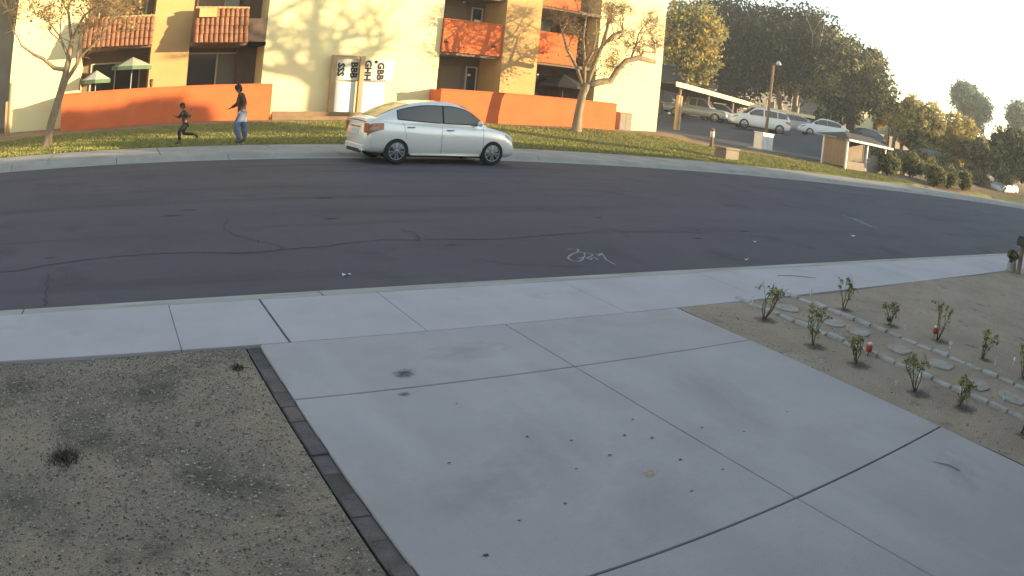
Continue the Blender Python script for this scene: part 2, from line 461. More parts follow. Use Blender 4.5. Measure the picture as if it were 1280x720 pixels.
def decal(name, c, r, m, parent, zf, seed=0, n=14, dz=.004, asp=1.0, rot=0):
    rr = random.Random(seed)
    vs = [(c[0], c[1], zf(c[0], c[1]) + dz)]
    for k in range(n):
        a = 2 * PI * k / n
        q = r * rr.uniform(.65, 1.15)
        dx, dy = q * math.cos(a), q * asp * math.sin(a)
        x, y = c[0] + dx * math.cos(rot) - dy * math.sin(rot), c[1] + dx * math.sin(rot) + dy * math.cos(rot)
        vs.append((x, y, zf(x, y) + dz))
    mb = MB(); mb.add(vs, [(0, 1 + k, 1 + (k + 1) % n) for k in range(n)])
    return mb.build(name, m, parent)
for i, (x, y, r, a) in enumerate([(-.9, 8.6, .12, .4), (.9, 10.8, .25, .3), (3.6, 11.9, .22, .4), (4.2, 8.25, .10, .5), (8.5, 8.3, .12, .5), (9.1, 8.9, .1, .5), (1.2, 11.2, .2, .3), (3.2, 10.1, .16, .4), (7.7, 9.9, .12, .4), (10.2, 8.8, .14, .4)]):
    soft_decal('tar_spot', (x, y), r * 1.2, M['stain_tar'], rd, road_z, a, 0, .004)
# faint sprayed survey scribbles on the road
scr = [
[(5.66, 7.84), (5.74, 7.84), (5.81, 7.82), (5.71, 7.68), (5.76, 7.64), (5.77, 7.62)] ,
[(5.71, 7.68), (5.56, 7.59), (5.45, 7.5), (5.35, 7.37), (5.35, 7.25), (5.42, 7.24), (5.52, 7.31), (5.67, 7.47), (5.8, 7.65)] ,
[(5.51, 7.39), (5.6, 7.41), (5.68, 7.47)] ,
[(5.81, 7.65), (5.84, 7.58), (5.83, 7.51), (5.63, 7.37), (5.63, 7.29), (5.72, 7.38)] ,
[(5.77, 7.42), (5.75, 7.34), (5.73, 7.27)] ,
[(5.88, 7.53), (5.95, 7.54), (6.03, 7.59), (5.94, 7.42), (5.85, 7.26), (5.83, 7.14), (5.81, 7.03)] ,
[(5.99, 7.54), (5.87, 7.45)] ,
]
for i, p in enumerate(scr): ribbon('paint_mark', p, .030, M['chalk'], rd, road_z, .004, 40 + i, sub=4)
for i, p in enumerate([[(16.47, 10.77), (16.36, 10.34), (15.92, 9.7), (15.91, 9.23)], [(16.37, 10.46), (16.42, 10.14), (15.77, 9.38)], [(13.44, 8.52), (13.37, 8.33)]]):
    ribbon('paint_mark', p, .05, M['chalk'], rd, road_z, .03, 60 + i, sub=4)

# near kerb: the rolled edge between sidewalk and street
k = MB()
for i in range(60):
    x0 = -46 + i * 3.0; x1 = x0 + 2.985
    prof = [(6.44, .0), (6.50, -.002), (6.62, -.012), (6.72, -.03), (6.72, -.12), (6.44, -.12)]
    k.prism(prof, 'x', x0, x1)
tag(k.build('kerb', M['concrete_kerb']), 'low rolled concrete kerb along the near sidewalk', kind='structure')

# near sidewalk: slabs with recessed joints
def slab_row(parent, xs, y0, y1, z, th, m, gap=.012, name='concrete_slab', tilt=.0):
    for a, b in zip(xs[:-1], xs[1:]):
        mb = MB(); mb.bbox(a + gap / 2, b - gap / 2, y0 + gap / 2, y1 - gap / 2, z - th, z + R.uniform(-.002, .002), .006)
        mb.build(name, m, parent, True)
sw = MB(); sw.box(-44, 130, 5.28, 6.44, -.12, -.03)
swo = tag(sw.build('sidewalk', M['joint']), 'pale concrete sidewalk crossing in front of the driveway', kind='structure')
xs = [-44 + 1.9 * i for i in range(22)] + [-1.55, .49, 1.37, 2.53, 4.60, 6.67, 8.74] + [8.74 + 2.07 * i for i in range(1, 40)]
xs = sorted(set(round(x, 2) for x in xs)); xs = [x for i, x in enumerate(xs) if i == 0 or x - xs[i - 1] > .6]
for a, b in zip(xs[:-1], xs[1:]):
    mb = MB(); g1 = .011 if abs(a - 1.37) < .01 else .003; g2 = .011 if abs(b - 1.37) < .01 else .003
    mb.bbox(a + g1, b - g2, 5.288, 6.438, -.08, R.uniform(-.0015, .0015), .003)
    mb.build('concrete_slab', M['concrete_walk'], swo)
# driveway slabs
dw = MB(); dw.box(1.11, 5.25, -.4, 5.28, -.14, -.03)
dwo = tag(dw.build('driveway', M['joint']), 'grey concrete driveway of large jointed slabs', kind='structure')
for (x0, x1) in ((1.12, 3.25), (3.25, 5.24)):
    for (y0, y1) in ((-.39, 2.02), (2.02, 4.24), (4.24, 5.28)):
        mb = MB(); mb.bbox(x0 + .005, x1 - .005, y0 + .006, y1 - .008, -.10, .001 + R.uniform(-.001, .001), .005)
        mb.build('concrete_slab', M['concrete'], dwo)
flat = lambda x, y: .002
for i, (x, y, r, m, a, rot) in enumerate([(1.98, 4.47, .13, 'stain', .7, .4), (1.84, 4.14, .07, 'stain', .5, 0), (2.67, 2.67, .085, 'stain_tan', .5, .3), (2.28, 3.34, .012, 'stain_dark', .7, 0), (1.46, 2.35, .016, 'stain_dark', .8, 0),
        (2.85, 3.13, .014, 'stain_dark', .7, 0), (2.99, 3.03, .013, 'stain_dark', .7, 0), (3.63, 2.82, .012, 'stain_dark', .7, 0), (2.95, 2.72, .016, 'stain_dark', .6, .4), (2.32, 2.89, .01, 'stain_dark', .7, 0),
        (2.6, 2.95, .014, 'stain_dark', .6, 0), (3.1, 2.5, .012, 'stain_dark', .6, 0), (2.75, 2.4, .011, 'stain_dark', .6, 0), (3.05, 3.3, .011, 'stain_dark', .6, 0), (2.1, 3.9, .01, 'stain_dark', .6, 0), (2.5, 3.2, .012, 'stain_dark', .6, 0),
        (2.05, 2.6, .012, 'stain_dark', .7, 0), (1.75, 2.55, .009, 'stain_dark', .7, 0), (4.2, 2.9, .01, 'stain_dark', .7, 0), (3.4, 3.0, .012, 'stain_dark', .7, 0), (1.7, 3.2, .011, 'stain_dark', .7, 0)]):
    if m == 'stain_dark': decal('stain', (x, y), r, M[m], dwo, flat, i, asp=a, rot=rot)
    else: soft_decal('stain', (x, y), r, M[m], dwo, flat, a, rot, .004 + .0004 * i)
for i, (x, y, r, m, a, rot) in enumerate([(2.3, 3.2, .95, 'stain_grey', .45, 1.2), (3.9, 3.3, .9, 'stain_grey', .4, 1.3), (1.75, 2.9, .5, 'stain_brown', .6, .3), (4.6, 1.5, .45, 'stain_brown', .5, .8), (2.6, 4.75, .5, 'stain_brown', .5, .1), (2.5, 2.4, .8, 'stain_grey', .5, .6)]):
    soft_decal('stain', (x, y), r, M[m], dwo, flat, a, rot, .002 + .0003 * i)
ribbon('crack', [(4.55, 1.72), (4.62, 1.6), (4.6, 1.5)], .012, M['joint'], dwo, flat, .004, 3, sub=3)
ribbon('crack', [(7.9, 6.1), (8.2, 6.02), (8.5, 5.85)], .02, M['joint'], swo, flat, .01, 4, sub=4)
# brick edging beside the driveway
be = empty('brick_edging', (1.0, 3.5, 0), 0, 'narrow purplish brick edging between the gravel yard and driveway', 'edging')
mo = MB(); mo.box(1.015, 1.12, -.4, 5.27, -.12, -.024); mo.build('mortar_bed', M['brick_mortar'], be, True)
for i in range(26):
    mb = MB(); y0 = -.4 + i * .218
    mb.bbox(1.02 + R.uniform(-.008, .008), 1.118, y0, y0 + .214, -.09, -.014 + R.uniform(-.012, .004), .005)
    mb.build('brick', M['brick_edge'], be, True)

# gravel yard on the left
def yard_z(x, y): return -.02 + .012 * math.sin(x * 1.7 + y) * math.sin(y * 1.3 - x * .6)
ax = [-12 + .35 * i for i in range(38)] + [1.0]
gy = sheet('gravel_yard', ax, [-.4 + .3 * i for i in range(19)] + [5.285], yard_z, M['gravel_base'])
tag(gy, 'patchy gravel and dead grass front yard left of the driveway')
n = 60000
px = NR.uniform(-3.4, 1.0, n); py = 5.27 - 5.2 * NR.random(n) ** 1.15
keep = (px > -2.6 + (5.3 - py) * .3 - .6); px, py = px[keep], py[keep]
n = len(px)
s = .003 + .007 * NR.random(n) ** 3.5
OC = np.array([(1, 0, 0), (0, 1, 0), (-1, 0, 0), (0, -1, 0), (0, 0, .7), (0, 0, -.5)], float)
a = NR.uniform(0, 6.28, n); st = NR.uniform(.6, 1.3, (n, 3))
o3 = OC[None] * st[:, None, :] * s[:, None, None]
ca, sa = np.cos(a)[:, None], np.sin(a)[:, None]
vx = o3[..., 0] * ca - o3[..., 1] * sa + px[:, None]; vy = o3[..., 0] * sa + o3[..., 1] * ca + py[:, None]
vz = o3[..., 2] + (-.02 + .012 * np.sin(px * 1.7 + py) * np.sin(py * 1.3 - px * .6) + s * .3)[:, None]
V = np.stack([vx, vy, vz], -1).reshape(-1, 3)
OF = np.array([(0, 1, 4), (1, 2, 4), (2, 3, 4), (3, 0, 4), (1, 0, 5), (2, 1, 5), (3, 2, 5), (0, 3, 5)])[:4]
F = (OF[None] + (np.arange(n) * 6)[:, None, None]).reshape(-1, 3)
mi = np.repeat(NR.choice([0, 0, 1, 1, 1, 1, 2, 2], n), 4)
tag(np_mesh('gravel', V, F, [M['stone_a'], M['stone_b'], M['stone_c']], mi), 'fine pale and dark gravel strewn over the left front yard', kind='stuff')

def blades(name, px, py, pz, h, w, mats, lean=.5, label='', probs=None):
    n = len(px)
    a = NR.uniform(0, 6.28, n); hh = h * NR.uniform(.5, 1.3, n); l = lean * NR.uniform(.2, 1.2, n) * hh; b = NR.uniform(0, 6.28, n)
    dx, dy = np.cos(a) * w / 2, np.sin(a) * w / 2
    V = np.empty((n, 3, 3))
    V[:, 0] = np.stack([px - dx, py - dy, pz - .005], -1); V[:, 1] = np.stack([px + dx, py + dy, pz - .005], -1)
    V[:, 2] = np.stack([px + np.cos(b) * l, py + np.sin(b) * l, pz + hh], -1)
    F = np.arange(3 * n).reshape(n, 3)
    o = np_mesh(name, V.reshape(-1, 3), F, mats, NR.choice(len(mats), n, p=probs))
    return tag(o, label, kind='stuff')
n = 16000
px = NR.uniform(-3.2, 1.0, n); py = 5.27 - 5 * NR.random(n)
msk = (np.sin(px * 2.3 + 1) + np.sin(py * 1.9 + px) + NR.normal(0, .8, n)) > .2
px, py = px[msk], py[msk]
blades('dry_grass', px, py, -.018 + 0 * px, .016, .006, [M['straw'], M['stone_c']], 1.6, 'short flattened dead grass among the left yard gravel', [.75, .25])
# dark weed tufts in the gravel yard
for i, (x, y, r) in enumerate([(-.45, 3.75, .11), (.86, 4.88, .06)]):
    m_ = 420 if i == 0 else 140
    mb_px = NR.normal(x, r * .42, m_); mb_py = NR.normal(y, r * .42, m_)
    V = []; F = []
    o = blades('weed', mb_px, mb_py, -.02 + 0 * mb_px, .035, .008, [M['stone_c'], M['bark_dark'], M['straw']], 1.3, '', [.6, .3, .1])
    o.name = 'foliage'
    wd = empty('weed', (x, y, -.02), 0); o.parent = wd; o.location = (-x, -y, .02)
    tag(wd, ['dark withered weed tuft at left in the gravel yard', 'small dark weed beside the driveway corner and sidewalk', 'small withered weed in the middle of the gravel yard'][i], 'weed', 'withered weeds in the gravel yard')

# dirt bed on the right
def bed_z(x, y): return -.012 + .02 * math.sin(x * 1.1 + 2) * math.sin(y * 1.5) * .5
bx = [5.255 + .3 * i for i in range(40)] + [20, 40, 80]
bd = sheet('garden_bed', bx, [-.4 + .3 * i for i in range(19)] + [5.28], bed_z, M['dirt'])
tag(bd, 'bare brown dirt yard right of the driveway')
n = 3500
px = 5.3 + 9 * NR.random(n) ** 1.4; py = NR.uniform(.6, 5.25, n); s = .004 + .010 * NR.random(n) ** 4
a = NR.uniform(0, 6.28, n); st = NR.uniform(.6, 1.3, (n, 3)); o3 = OC[None] * st[:, None, :] * s[:, None, None]
vx = o3[..., 0] + px[:, None]; vy = o3[..., 1] + py[:, None]; vz = o3[..., 2] + (-.012 + .01 * np.sin(px * 1.1 + 2) * np.sin(py * 1.5))[:, None]
F = (OF[None] + (np.arange(n) * 6)[:, None, None]).reshape(-1, 3)
tag(np_mesh('dirt_clods', np.stack([vx, vy, vz], -1).reshape(-1, 3), F, [M['stone_b'], M['stone_c'], M['stone_a']], np.repeat(NR.choice([0, 0, 1, 2], n), 4)), 'small clods and pebbles on the bare dirt yard', kind='stuff')

n = 900
px = 5.4 + 3.2 * NR.random(n); py = NR.uniform(.8, 5.2, n); a = NR.uniform(0, 6.28, n); s = NR.uniform(.006, .014, n)
V = np.empty((n, 4, 3)); pz = -.004 + .01 * np.sin(px * 1.1 + 2) * np.sin(py * 1.5)
for k in range(4):
    q = a + k * PI / 2; rr_ = s * (1.0 if k % 2 == 0 else .45)
    V[:, k] = np.stack([px + np.cos(q) * rr_, py + np.sin(q) * rr_, pz + NR.uniform(0, .008, n)], -1)
tag(np_mesh('leaf_litter', V.reshape(-1, 3), np.arange(4 * n).reshape(n, 4), [M['straw'], M['stone_b'], M['terracotta']], NR.choice(3, n, p=[.5, .4, .1])), 'dry fallen leaf scraps scattered on the dirt by the path', kind='stuff')
# garden path: two rows of edging pavers and stepping stones
for x, lab in ((6.29, 'row of grey edging pavers on the driveway side of the path'), (7.22, 'row of grey edging pavers on the far side of the path')):
    pe = empty('paver_edging', (x, 3.2, 0), 0, lab, 'edging', 'paver edgings of the garden path')
    y = .4
    while y < 5.2:
        l = .205 + R.uniform(-.01, .012)
        mb = MB(); dx = R.uniform(-.018, .018); rz = R.uniform(-.07, .07)
        mb.bbox(-.036, .036, -l / 2, l / 2, -.05, .020 + R.uniform(-.012, .01), .01)
        o = mb.build('paver', M['paver'], pe)
        o.location = (dx, y + l / 2 - 3.2, 0); o.rotation_euler = (R.uniform(-.04, .04), R.uniform(-.05, .05), rz)
        y += l + R.uniform(.012, .03)
gp = empty('garden_path', (6.75, 3.2, 0), 0, 'short garden path of flat stepping stones between paver edgings', kind='structure')
for (x, y) in ((6.65, 4.90), (6.79, 4.34), (6.82, 3.95), (6.78, 3.38), (6.84, 2.85), (6.69, 2.3), (6.75, 1.86), (6.72, 1.3)):
    mb = MB(); r = R.uniform(.15, .19)
    pts = [(r * R.uniform(.85, 1.1) * math.cos(2 * PI * k / 10), r * R.uniform(.75, 1.0) * math.sin(2 * PI * k / 10)) for k in range(10)]
    vs = [(p[0], p[1], -.03) for p in pts] + [(p[0], p[1], .002) for p in pts] + [(p[0] * .93, p[1] * .93, .007) for p in pts]
    fs = [tuple(range(20, 30))] + [(j * 10 + i, j * 10 + (i + 1) % 10, (j + 1) * 10 + (i + 1) % 10, (j + 1) * 10 + i) for j in (0, 1) for i in range(10)]
    mb.add(vs, fs)
    o = mb.build('stepping_stone', M['stepstone'], gp); o.location = (x - 6.75, y - 3.2, 0); o.rotation_euler = (R.uniform(-.03, .03), R.uniform(-.03, .03), R.uniform(0, 6))

# ------------------------------------------------------------------ far kerb, sidewalk, lawn, lot
k = MB()
for i in range(64):
    x0 = -60 + i * 3.0; x1 = x0 + 2.985
    k.prism([(18.16, -.10), (18.16, -.012), (18.44, -.004), (18.52, .09), (18.60, .108), (18.68, .11), (18.68, -.10)], 'x', x0, x1)
tag(k.build('kerb', M['concrete_far']), 'concrete kerb and gutter along the far side of the street', kind='structure')
fw = MB(); fw.box(-60, 130, 18.68, 20.75, -.12, .07)
fwo = tag(fw.build('sidewalk', M['joint']), 'concrete sidewalk on the far side by the lawn', kind='structure')
x = -18.0
while x < 62:
    L = 3.35 if x > 3 else 3.2
    xx = x
    mb = MB(); mb.bbox(xx + .012, xx + L - .012, 18.685, 20.745, -.05, .112 + R.uniform(-.004, .004), .008)
    mb.build('concrete_slab', M['concrete_far'], fwo)
    x += L
def lot_edge(X):     # the lot begins behind this line
    return 32.2 - max(0, X - 29.0) * .62 if X > 29 else 99
def tmat(x, y):
    # 0 grass 1 dirt 2 lot 3 far ground
    if 42 < x < 62 and y > 27.2 + (x - 42) * .12: return 2
    if x > 42: return 1 if (y < 27 and x < 50) or (y > 23.5) else 0
    if x > 28.8 and y > 31.3 - (x - 28.8) * .92 + 1.3: return 2
    if x > 26 and y > 31.3 - (x - 26) * 1.05 and x < 33: return 1
    e = 28.0 if x < 2 else 28.0 + min(1.2, (x - 2) * .12)
    if x < -4: e = 27.0
    return 1 if y > e else 0
xs = [-60, -40, -25, -18] + [-14 + .7 * i for i in range(90)] + [50 + 2 * i for i in range(20)] + [95, 105, 120, 150, 200]
ys = [20.75] + [21 + .5 * i for i in range(40)] + [41 + 2 * i for i in range(15)] + [75, 85, 100, 130, 200]
lw = sheet('lawn', xs, ys, lambda x, y: TZ(x, y) if y > 20.8 else .10, None, mf=tmat, mats=[M['lawn'], M['dirt_far'], M['lot'], M['far_ground']])
tag(lw, 'mown grass slope, bare earth and asphalt lot across the street')
# grass blades on the lawn
n = 60000
px = NR.uniform(-6, 40, n); py = 20.76 + 9 * NR.random(n) ** 1.2
ok = np.array([tmat(a, b) == 0 for a, b in zip(px, py)]); px, py = px[ok], py[ok]
def TZa(px, py):
    out = np.empty(len(px))
    for i in range(0, len(px), 4000):
        d2 = (TP[:, 0][None] - px[i:i + 4000, None]) ** 2 + (TP[:, 1][None] - py[i:i + 4000, None]) ** 2 + .8
        w = d2 ** -1.7
        out[i:i + 4000] = (w * TP[:, 2][None]).sum(1) / w.sum(1)
    return out
blades('grass', px, py, TZa(px, py), .055, .035, [M['blade_a'], M['blade_b']], .8, 'short mown grass on the slope before the apartments', [.75, .25])
# ------------------------------------------------------------------ the apartment building
ab = empty('apartment_building', (11, 31.5, .35), 0, 'tan and pale yellow stucco apartment building with orange balconies across the street', 'building')
def part(name, m, *boxes, parent=None):
    mb = MB()
    for b in boxes: mb.box(*b)
    return mb.build(name, m, parent or ab, True)
TOP = 9.8
part('stucco_wall', M['pale_stucco'], (-5.5, -2.0, 32.0, 42, -.2, TOP))
part('stucco_wall', M['pale_stucco'], (6.3, 14.45, 31.2, 42, -.2, TOP))
part('stucco_wall', M['pale_stucco'], (23.2, 27.65, 31.2, 42, -.2, TOP))
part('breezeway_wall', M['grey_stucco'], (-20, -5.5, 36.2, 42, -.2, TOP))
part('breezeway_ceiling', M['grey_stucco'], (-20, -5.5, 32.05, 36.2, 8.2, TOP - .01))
part('pillar', M['tan_stucco'], (1.25, 3.0, 31.8, 42, -.2, TOP - .01))
part('pillar', M['tan_stucco'], (17.52, 19.45, 30.9, 42, -.2, TOP - .01))
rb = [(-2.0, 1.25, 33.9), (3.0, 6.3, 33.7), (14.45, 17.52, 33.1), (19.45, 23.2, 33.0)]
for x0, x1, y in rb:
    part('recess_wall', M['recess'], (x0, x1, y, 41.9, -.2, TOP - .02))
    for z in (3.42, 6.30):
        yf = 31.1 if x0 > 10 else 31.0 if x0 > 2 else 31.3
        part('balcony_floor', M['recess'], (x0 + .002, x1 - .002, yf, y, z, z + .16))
part('siding_panel', M['recess_dark'], (21.78, 23.195, 32.3, 33.0, -.2, TOP - .03))
part('siding_panel', M['recess_dark'], (5.45, 6.295, 32.9, 33.7, -.2, TOP - .03))
# orange balcony fronts with small drain slots
def band(x0, x1, y, z0, z1, slots):
    o = part('balcony_front', M['orange'], (x0, x1, y, y + .14, z0, z1))
    for sx in slots:
        part('drain_slot', M['black'], (sx - .11, sx + .11, y - .012, y + .004, z0 + .42, z0 + .50), parent=o)
    part('balcony_cap', M['orange'], (x0, x1, y - .03, y + .17, z1, z1 + .05), parent=o)
band(14.46, 17.515, 31.0, 3.56, 5.08, (14.62, 17.05))
band(14.46, 17.515, 31.0, 6.46, 7.98, (17.05,))
band(19.455, 21.75, 31.0, 3.54, 5.05, (19.75, 21.3))
band(19.455, 21.75, 31.0, 6.42, 7.95, (19.75,))
# clay-tiled balcony skirts on the left half
def tiles(x0, x1, yb, yt, z0, z1):
    o = MB(); o.prism([(yb + .10, z0 - .06), (yb + .16, z0 - .06), (yt + .16, z1), (yt + .06, z1)], 'x', x0, x1)
    sk = o.build('tile_skirt', M['tile'], ab, True)
    nrow, ncol = 4, max(3, int(round((x1 - x0) / .21)))
    sx = (x1 - x0) / ncol
    dv = Vector((0, yt - yb, z1 - z0)); L = dv.length; d = dv.normalized()
    nrm = Vector((0, -d.z, d.y))
    me = None
    for c in range(ncol):
        for r_ in range(nrow):
            x = x0 + sx * (c + .5) + R.uniform(-.008, .008)
            p0 = Vector((x, yb, z0)) + d * (L * r_ / nrow - .03); p1 = Vector((x, yb, z0)) + d * (L * (r_ + 1) / nrow + .02)
            lift0, lift1 = .075, .035
            mb = MB(); vs = []
            for p, lf, rr in ((p0, lift0, sx * .50), (p1, lift1, sx * .44)):
                for kx in range(6):
                    a = PI * kx / 5
                    vs.append(p + Vector((math.cos(a) * rr, 0, 0)) + nrm * (math.sin(a) * rr * .95 + lf - .05))
            mb.add(vs, [(k, k + 1, k + 7, k + 6) for k in range(5)] + [(0, 6, 11, 5), (5, 4, 3, 2, 1, 0), (6, 7, 8, 9, 10, 11)], 0, False)
            mb.build('roof_tile', M['tile'], sk, True)
    return sk
tiles(-1.98, 1.24, 30.75, 31.25, 3.48, 4.72)
tiles(3.03, 5.42, 30.65, 31.15, 3.52, 5.02)
part('balcony_cap', M['tan_stucco'], (-1.98, 1.24, 31.2, 31.45, 4.72, 4.80))
part('balcony_cap', M['tan_stucco'], (3.03, 5.42, 31.1, 31.35, 5.02, 5.10))
part('balcony_panel', M['tan_stucco'], (3.18, 3.95, 30.78, 31.09, 4.62, 5.0))
part('balcony_floor', M['recess_dark'], (5.43, 6.295, 31.0, 32.9, 3.42, 3.58))
part('balcony_rail', M['recess_dark'], (5.43, 6.295, 31.15, 31.22, 3.58, 4.6))
# windows and sliding doors: frame with panes
def window(x0, x1, y, z0, z1, n=2, fm='frame', pm=('pane', 'pane'), name='window', fw=.07):
    mb = MB()
    mb.box(x0, x0 + fw, y - .07, y, z0, z1); mb.box(x1 - fw, x1, y - .07, y, z0, z1)
    mb.box(x0 + fw, x1 - fw, y - .07, y, z1 - fw, z1); mb.box(x0 + fw, x1 - fw, y - .07, y, z0, z0 + fw)
    w = (x1 - x0 - 2 * fw) / n
    for i in range(1, n): mb.box(x0 + fw + w * i - fw * .4, x0 + fw + w * i + fw * .4, y - .075, y, z0 + fw, z1 - fw)
    o = mb.build(name, M[fm], ab, True)
    for i in range(n):
        a = x0 + fw + w * i + (fw * .4 if i else 0); b = x0 + fw + w * (i + 1) - (fw * .4 if i < n - 1 else 0)
        part('pane', M[pm[i % len(pm)]], (a, b, y - .035, y - .02, z0 + fw, z1 - fw), parent=o)
    return o
window(3.12, 6.0, 33.68, .55, 3.22, 2, 'frame', ('pane', 'curtain'), 'sliding_door', .085)
window(3.3, 6.0, 33.68, 5.2, 7.4, 2, 'frame', ('curtain', 'pane'))
window(-1.6, .9, 33.88, .5, 2.9, 2, 'frame', ('pane', 'pane'), 'sliding_door')
window(-1.5, .9, 33.88, 4.9, 6.1, 2, 'frame', ('pane', 'curtain'))
for zz, zt in ((.6, 3.02), (3.6, 6.05), (6.6, 8.8)):
    window(15.35, 16.62, 33.08, zz, zt, 1, 'frame_dark', ('door',), 'balcony_door')
    window(16.78, 17.4, 33.08, zz + .9, zt, 1, 'frame', ('pane',))
    window(19.7, 21.5, 32.98, zz + .2, zt, 2, 'frame_dark', ('pane', 'pane'))
for (x, y, z) in ((16.95, 33.06, 2.62), (20.75, 32.96, 3.0), (16.3, 33.06, 6.3)):
    mb = MB(); mb.lathe([(.02, -.10), (.07, -.09), (.09, 0), (.06, .03)], (x, y - .08, z), 'z', 8); mb.build('wall_lamp', M['white'], ab, True)
part('downspout', M['post_tan'], (-5.62, -5.52, 31.86, 31.98, .05, 1.5))
part('downspout', M['post_tan'], (-5.42, -5.36, 31.90, 31.995, .05, 2.3))
part('wall_vent', M['recess_dark'], (25.0, 26.6, 31.15, 31.19, 8.1, 8.45))
# patio walls in front
def patio_wall(label, x0, x1, zt0, zt1, left_y, right_y):
    pw = empty('patio_wall', ((x0 + x1) / 2, 30.07, TZ((x0 + x1) / 2, 30)), 0, label, 'wall', 'orange patio walls before the apartments')
    mb = MB()
    def slab(xa, xb, ya, yb, za, zb):
        vs = [(xa, ya, 0), (xb, ya, 0), (xb, yb, 0), (xa, yb, 0), (xa, ya, za), (xb, ya, zb), (xb, yb, zb), (xa, yb, za)]
        mb.add(vs, [(3, 2, 1, 0), (4, 5, 6, 7), (0, 1, 5, 4), (1, 2, 6, 5), (2, 3, 7, 6), (3, 0, 4, 7)])
    slab(x0, x1, 30.0, 30.16, zt0, zt1)
    mb.build('wall_front', M['orange'], pw, True)
    mb = MB(); slab(x0, x0 + .16, 30.162, left_y, zt0, zt0); slab(x1 - .16, x1, 30.162, right_y, zt1, zt1)
    mb.build('wall_return', M['orange'], pw, True)
    mb = MB()
    n = 7
    for i in range(n):
        a, b = x0 + (x1 - x0) * i / n, x0 + (x1 - x0) * (i + 1) / n
        za, zb = zt0 + (zt1 - zt0) * i / n, zt0 + (zt1 - zt0) * (i + 1) / n
        vs = [(a - .02 * (i == 0), 29.975, za), (b - .004, 29.975, zb), (b - .004, 30.185, zb), (a - .02 * (i == 0), 30.185, za)]
        vs += [(p[0], p[1], p[2] + .05) for p in vs]
        mb.add(vs, [(3, 2, 1, 0), (4, 5, 6, 7), (0, 1, 5, 4), (1, 2, 6, 5), (2, 3, 7, 6), (3, 0, 4, 7)])
    mb.build('wall_cap', M['orange'], pw, True)
patio_wall('left orange stucco patio wall behind the running people', -2.62, 6.56, 1.60, 1.75, 31.99, 31.19)
patio_wall('right orange stucco patio wall behind the silver sedan and bare tree', 14.15, 23.8, 1.78, 1.84, 31.19, 31.19)
# flower bed kerb before the pale wall
fb = MB(); fb.bbox(6.6, 13.9, 29.9, 30.02, .15, .46, .02); fb.bbox(6.75, 13.9, 30.6, 30.72, .2, .62, .02)
tag(fb.build('bed_edging', M['dirt_far']), 'low earth coloured edging below the pale wall', 'edging')
# patio umbrellas
def umbrella(label, x, y, z0, zt, r, mtop, mpole, tilt=0, drop=.35, n=8, group=None):
    u = empty('patio_umbrella', (x, y, z0), 0, label, 'umbrella', group)
    mb = MB(); mb.tube([(0, 0, 0), (0, 0, zt - z0)], .022, 8); mb.build('pole', M[mpole], u)
    mb = MB(); mb.lathe([(.25, 0), (.25, .05), (.04, .09), (.03, .3)], (0, 0, 0), 'z', 10); mb.build('base', M['darkmetal'], u)
    h = zt - z0
    vs = [(0, 0, h + .04)] + [(r * math.cos(2 * PI * k / n) , r * math.sin(2 * PI * k / n), h - drop) for k in range(n)]
    vs += [(p[0] * 1.0, p[1] * 1.0, p[2] - .16) for p in vs[1:]] + [(0, 0, h + .0)]
    fs = [(0, 1 + k, 1 + (k + 1) % n) for k in range(n)]
    fl = [(1 + k, 1 + n + k, 1 + n + (k + 1) % n, 1 + (k + 1) % n) for k in range(n)]
    mb = MB(); mb.add(vs, fs); c = mb.build('canopy', M[mtop[0]], u)
    mb = MB(); mb.add(vs, fl); mb.build('valance', M[mtop[1]], u)
    for k in range(n):
        mb = MB(); p = Vector(vs[1 + k]); mb.tube([(0, 0, h - .02), p - Vector((0, 0, .03))], .012, 4); mb.build('rib', M[mpole], u)
    if tilt: c.parent.rotation_euler = (0, tilt, 0)
umbrella('larger green patio umbrella behind the left orange wall', .45, 31.9, .3, 3.0, .95, ('canvas_sunlit', 'canvas_green'), 'steel', group='umbrellas on the patios')
umbrella('smaller green patio umbrella beside the yellow wall corner', -1.2, 31.6, .3, 2.5, .68, ('canvas_sunlit', 'canvas_green'), 'steel', group='umbrellas on the patios')
umbrella('black patio umbrella behind the right orange wall and bare tree', 21.6, 31.7, .5, 3.05, 1.25, ('canvas_black', 'canvas_black'), 'darkmetal', drop=.5, group='umbrellas on the patios')
# small things on balconies and walls
fp = empty('flower_pot', (1.33, 30.08, 1.72), 0, 'small terracotta pot standing on the left orange wall', 'flower pot')
mb = MB(); mb.lathe([(.055, 0), (.085, .15), (.095, .15), (.095, .19), (.07, .19)], (0, 0, 0), 'z', 10); mb.build('pot', M['terracotta'], fp)
mb = MB(); mb.blob((0, 0, .25), (.09, .09, .08), 3, .3); mb.build('plant', M['leaf_mid'], fp)
ch = empty('balcony_chair', (16.75, 31.9, 3.58 + 1.9), .5, 'white folding chair leaning above the upper orange balcony front', 'chair')
ch.location.z = 3.58
for (bx_, nm) in (((-.24, .24, -.22, .22, .95, .99), 'seat'), ((-.24, .24, .20, .24, .99, 1.75), 'backrest')):
    mb = MB(); mb.box(*bx_); mb.build(nm, M['white'], ch)
for sx in (-.22, .22):
    for sy in (-.2, .2):
        mb = MB(); mb.tube([(sx, sy, 0), (sx * .9, sy * .9, .96)], .018, 6); mb.build('leg', M['white'], ch)
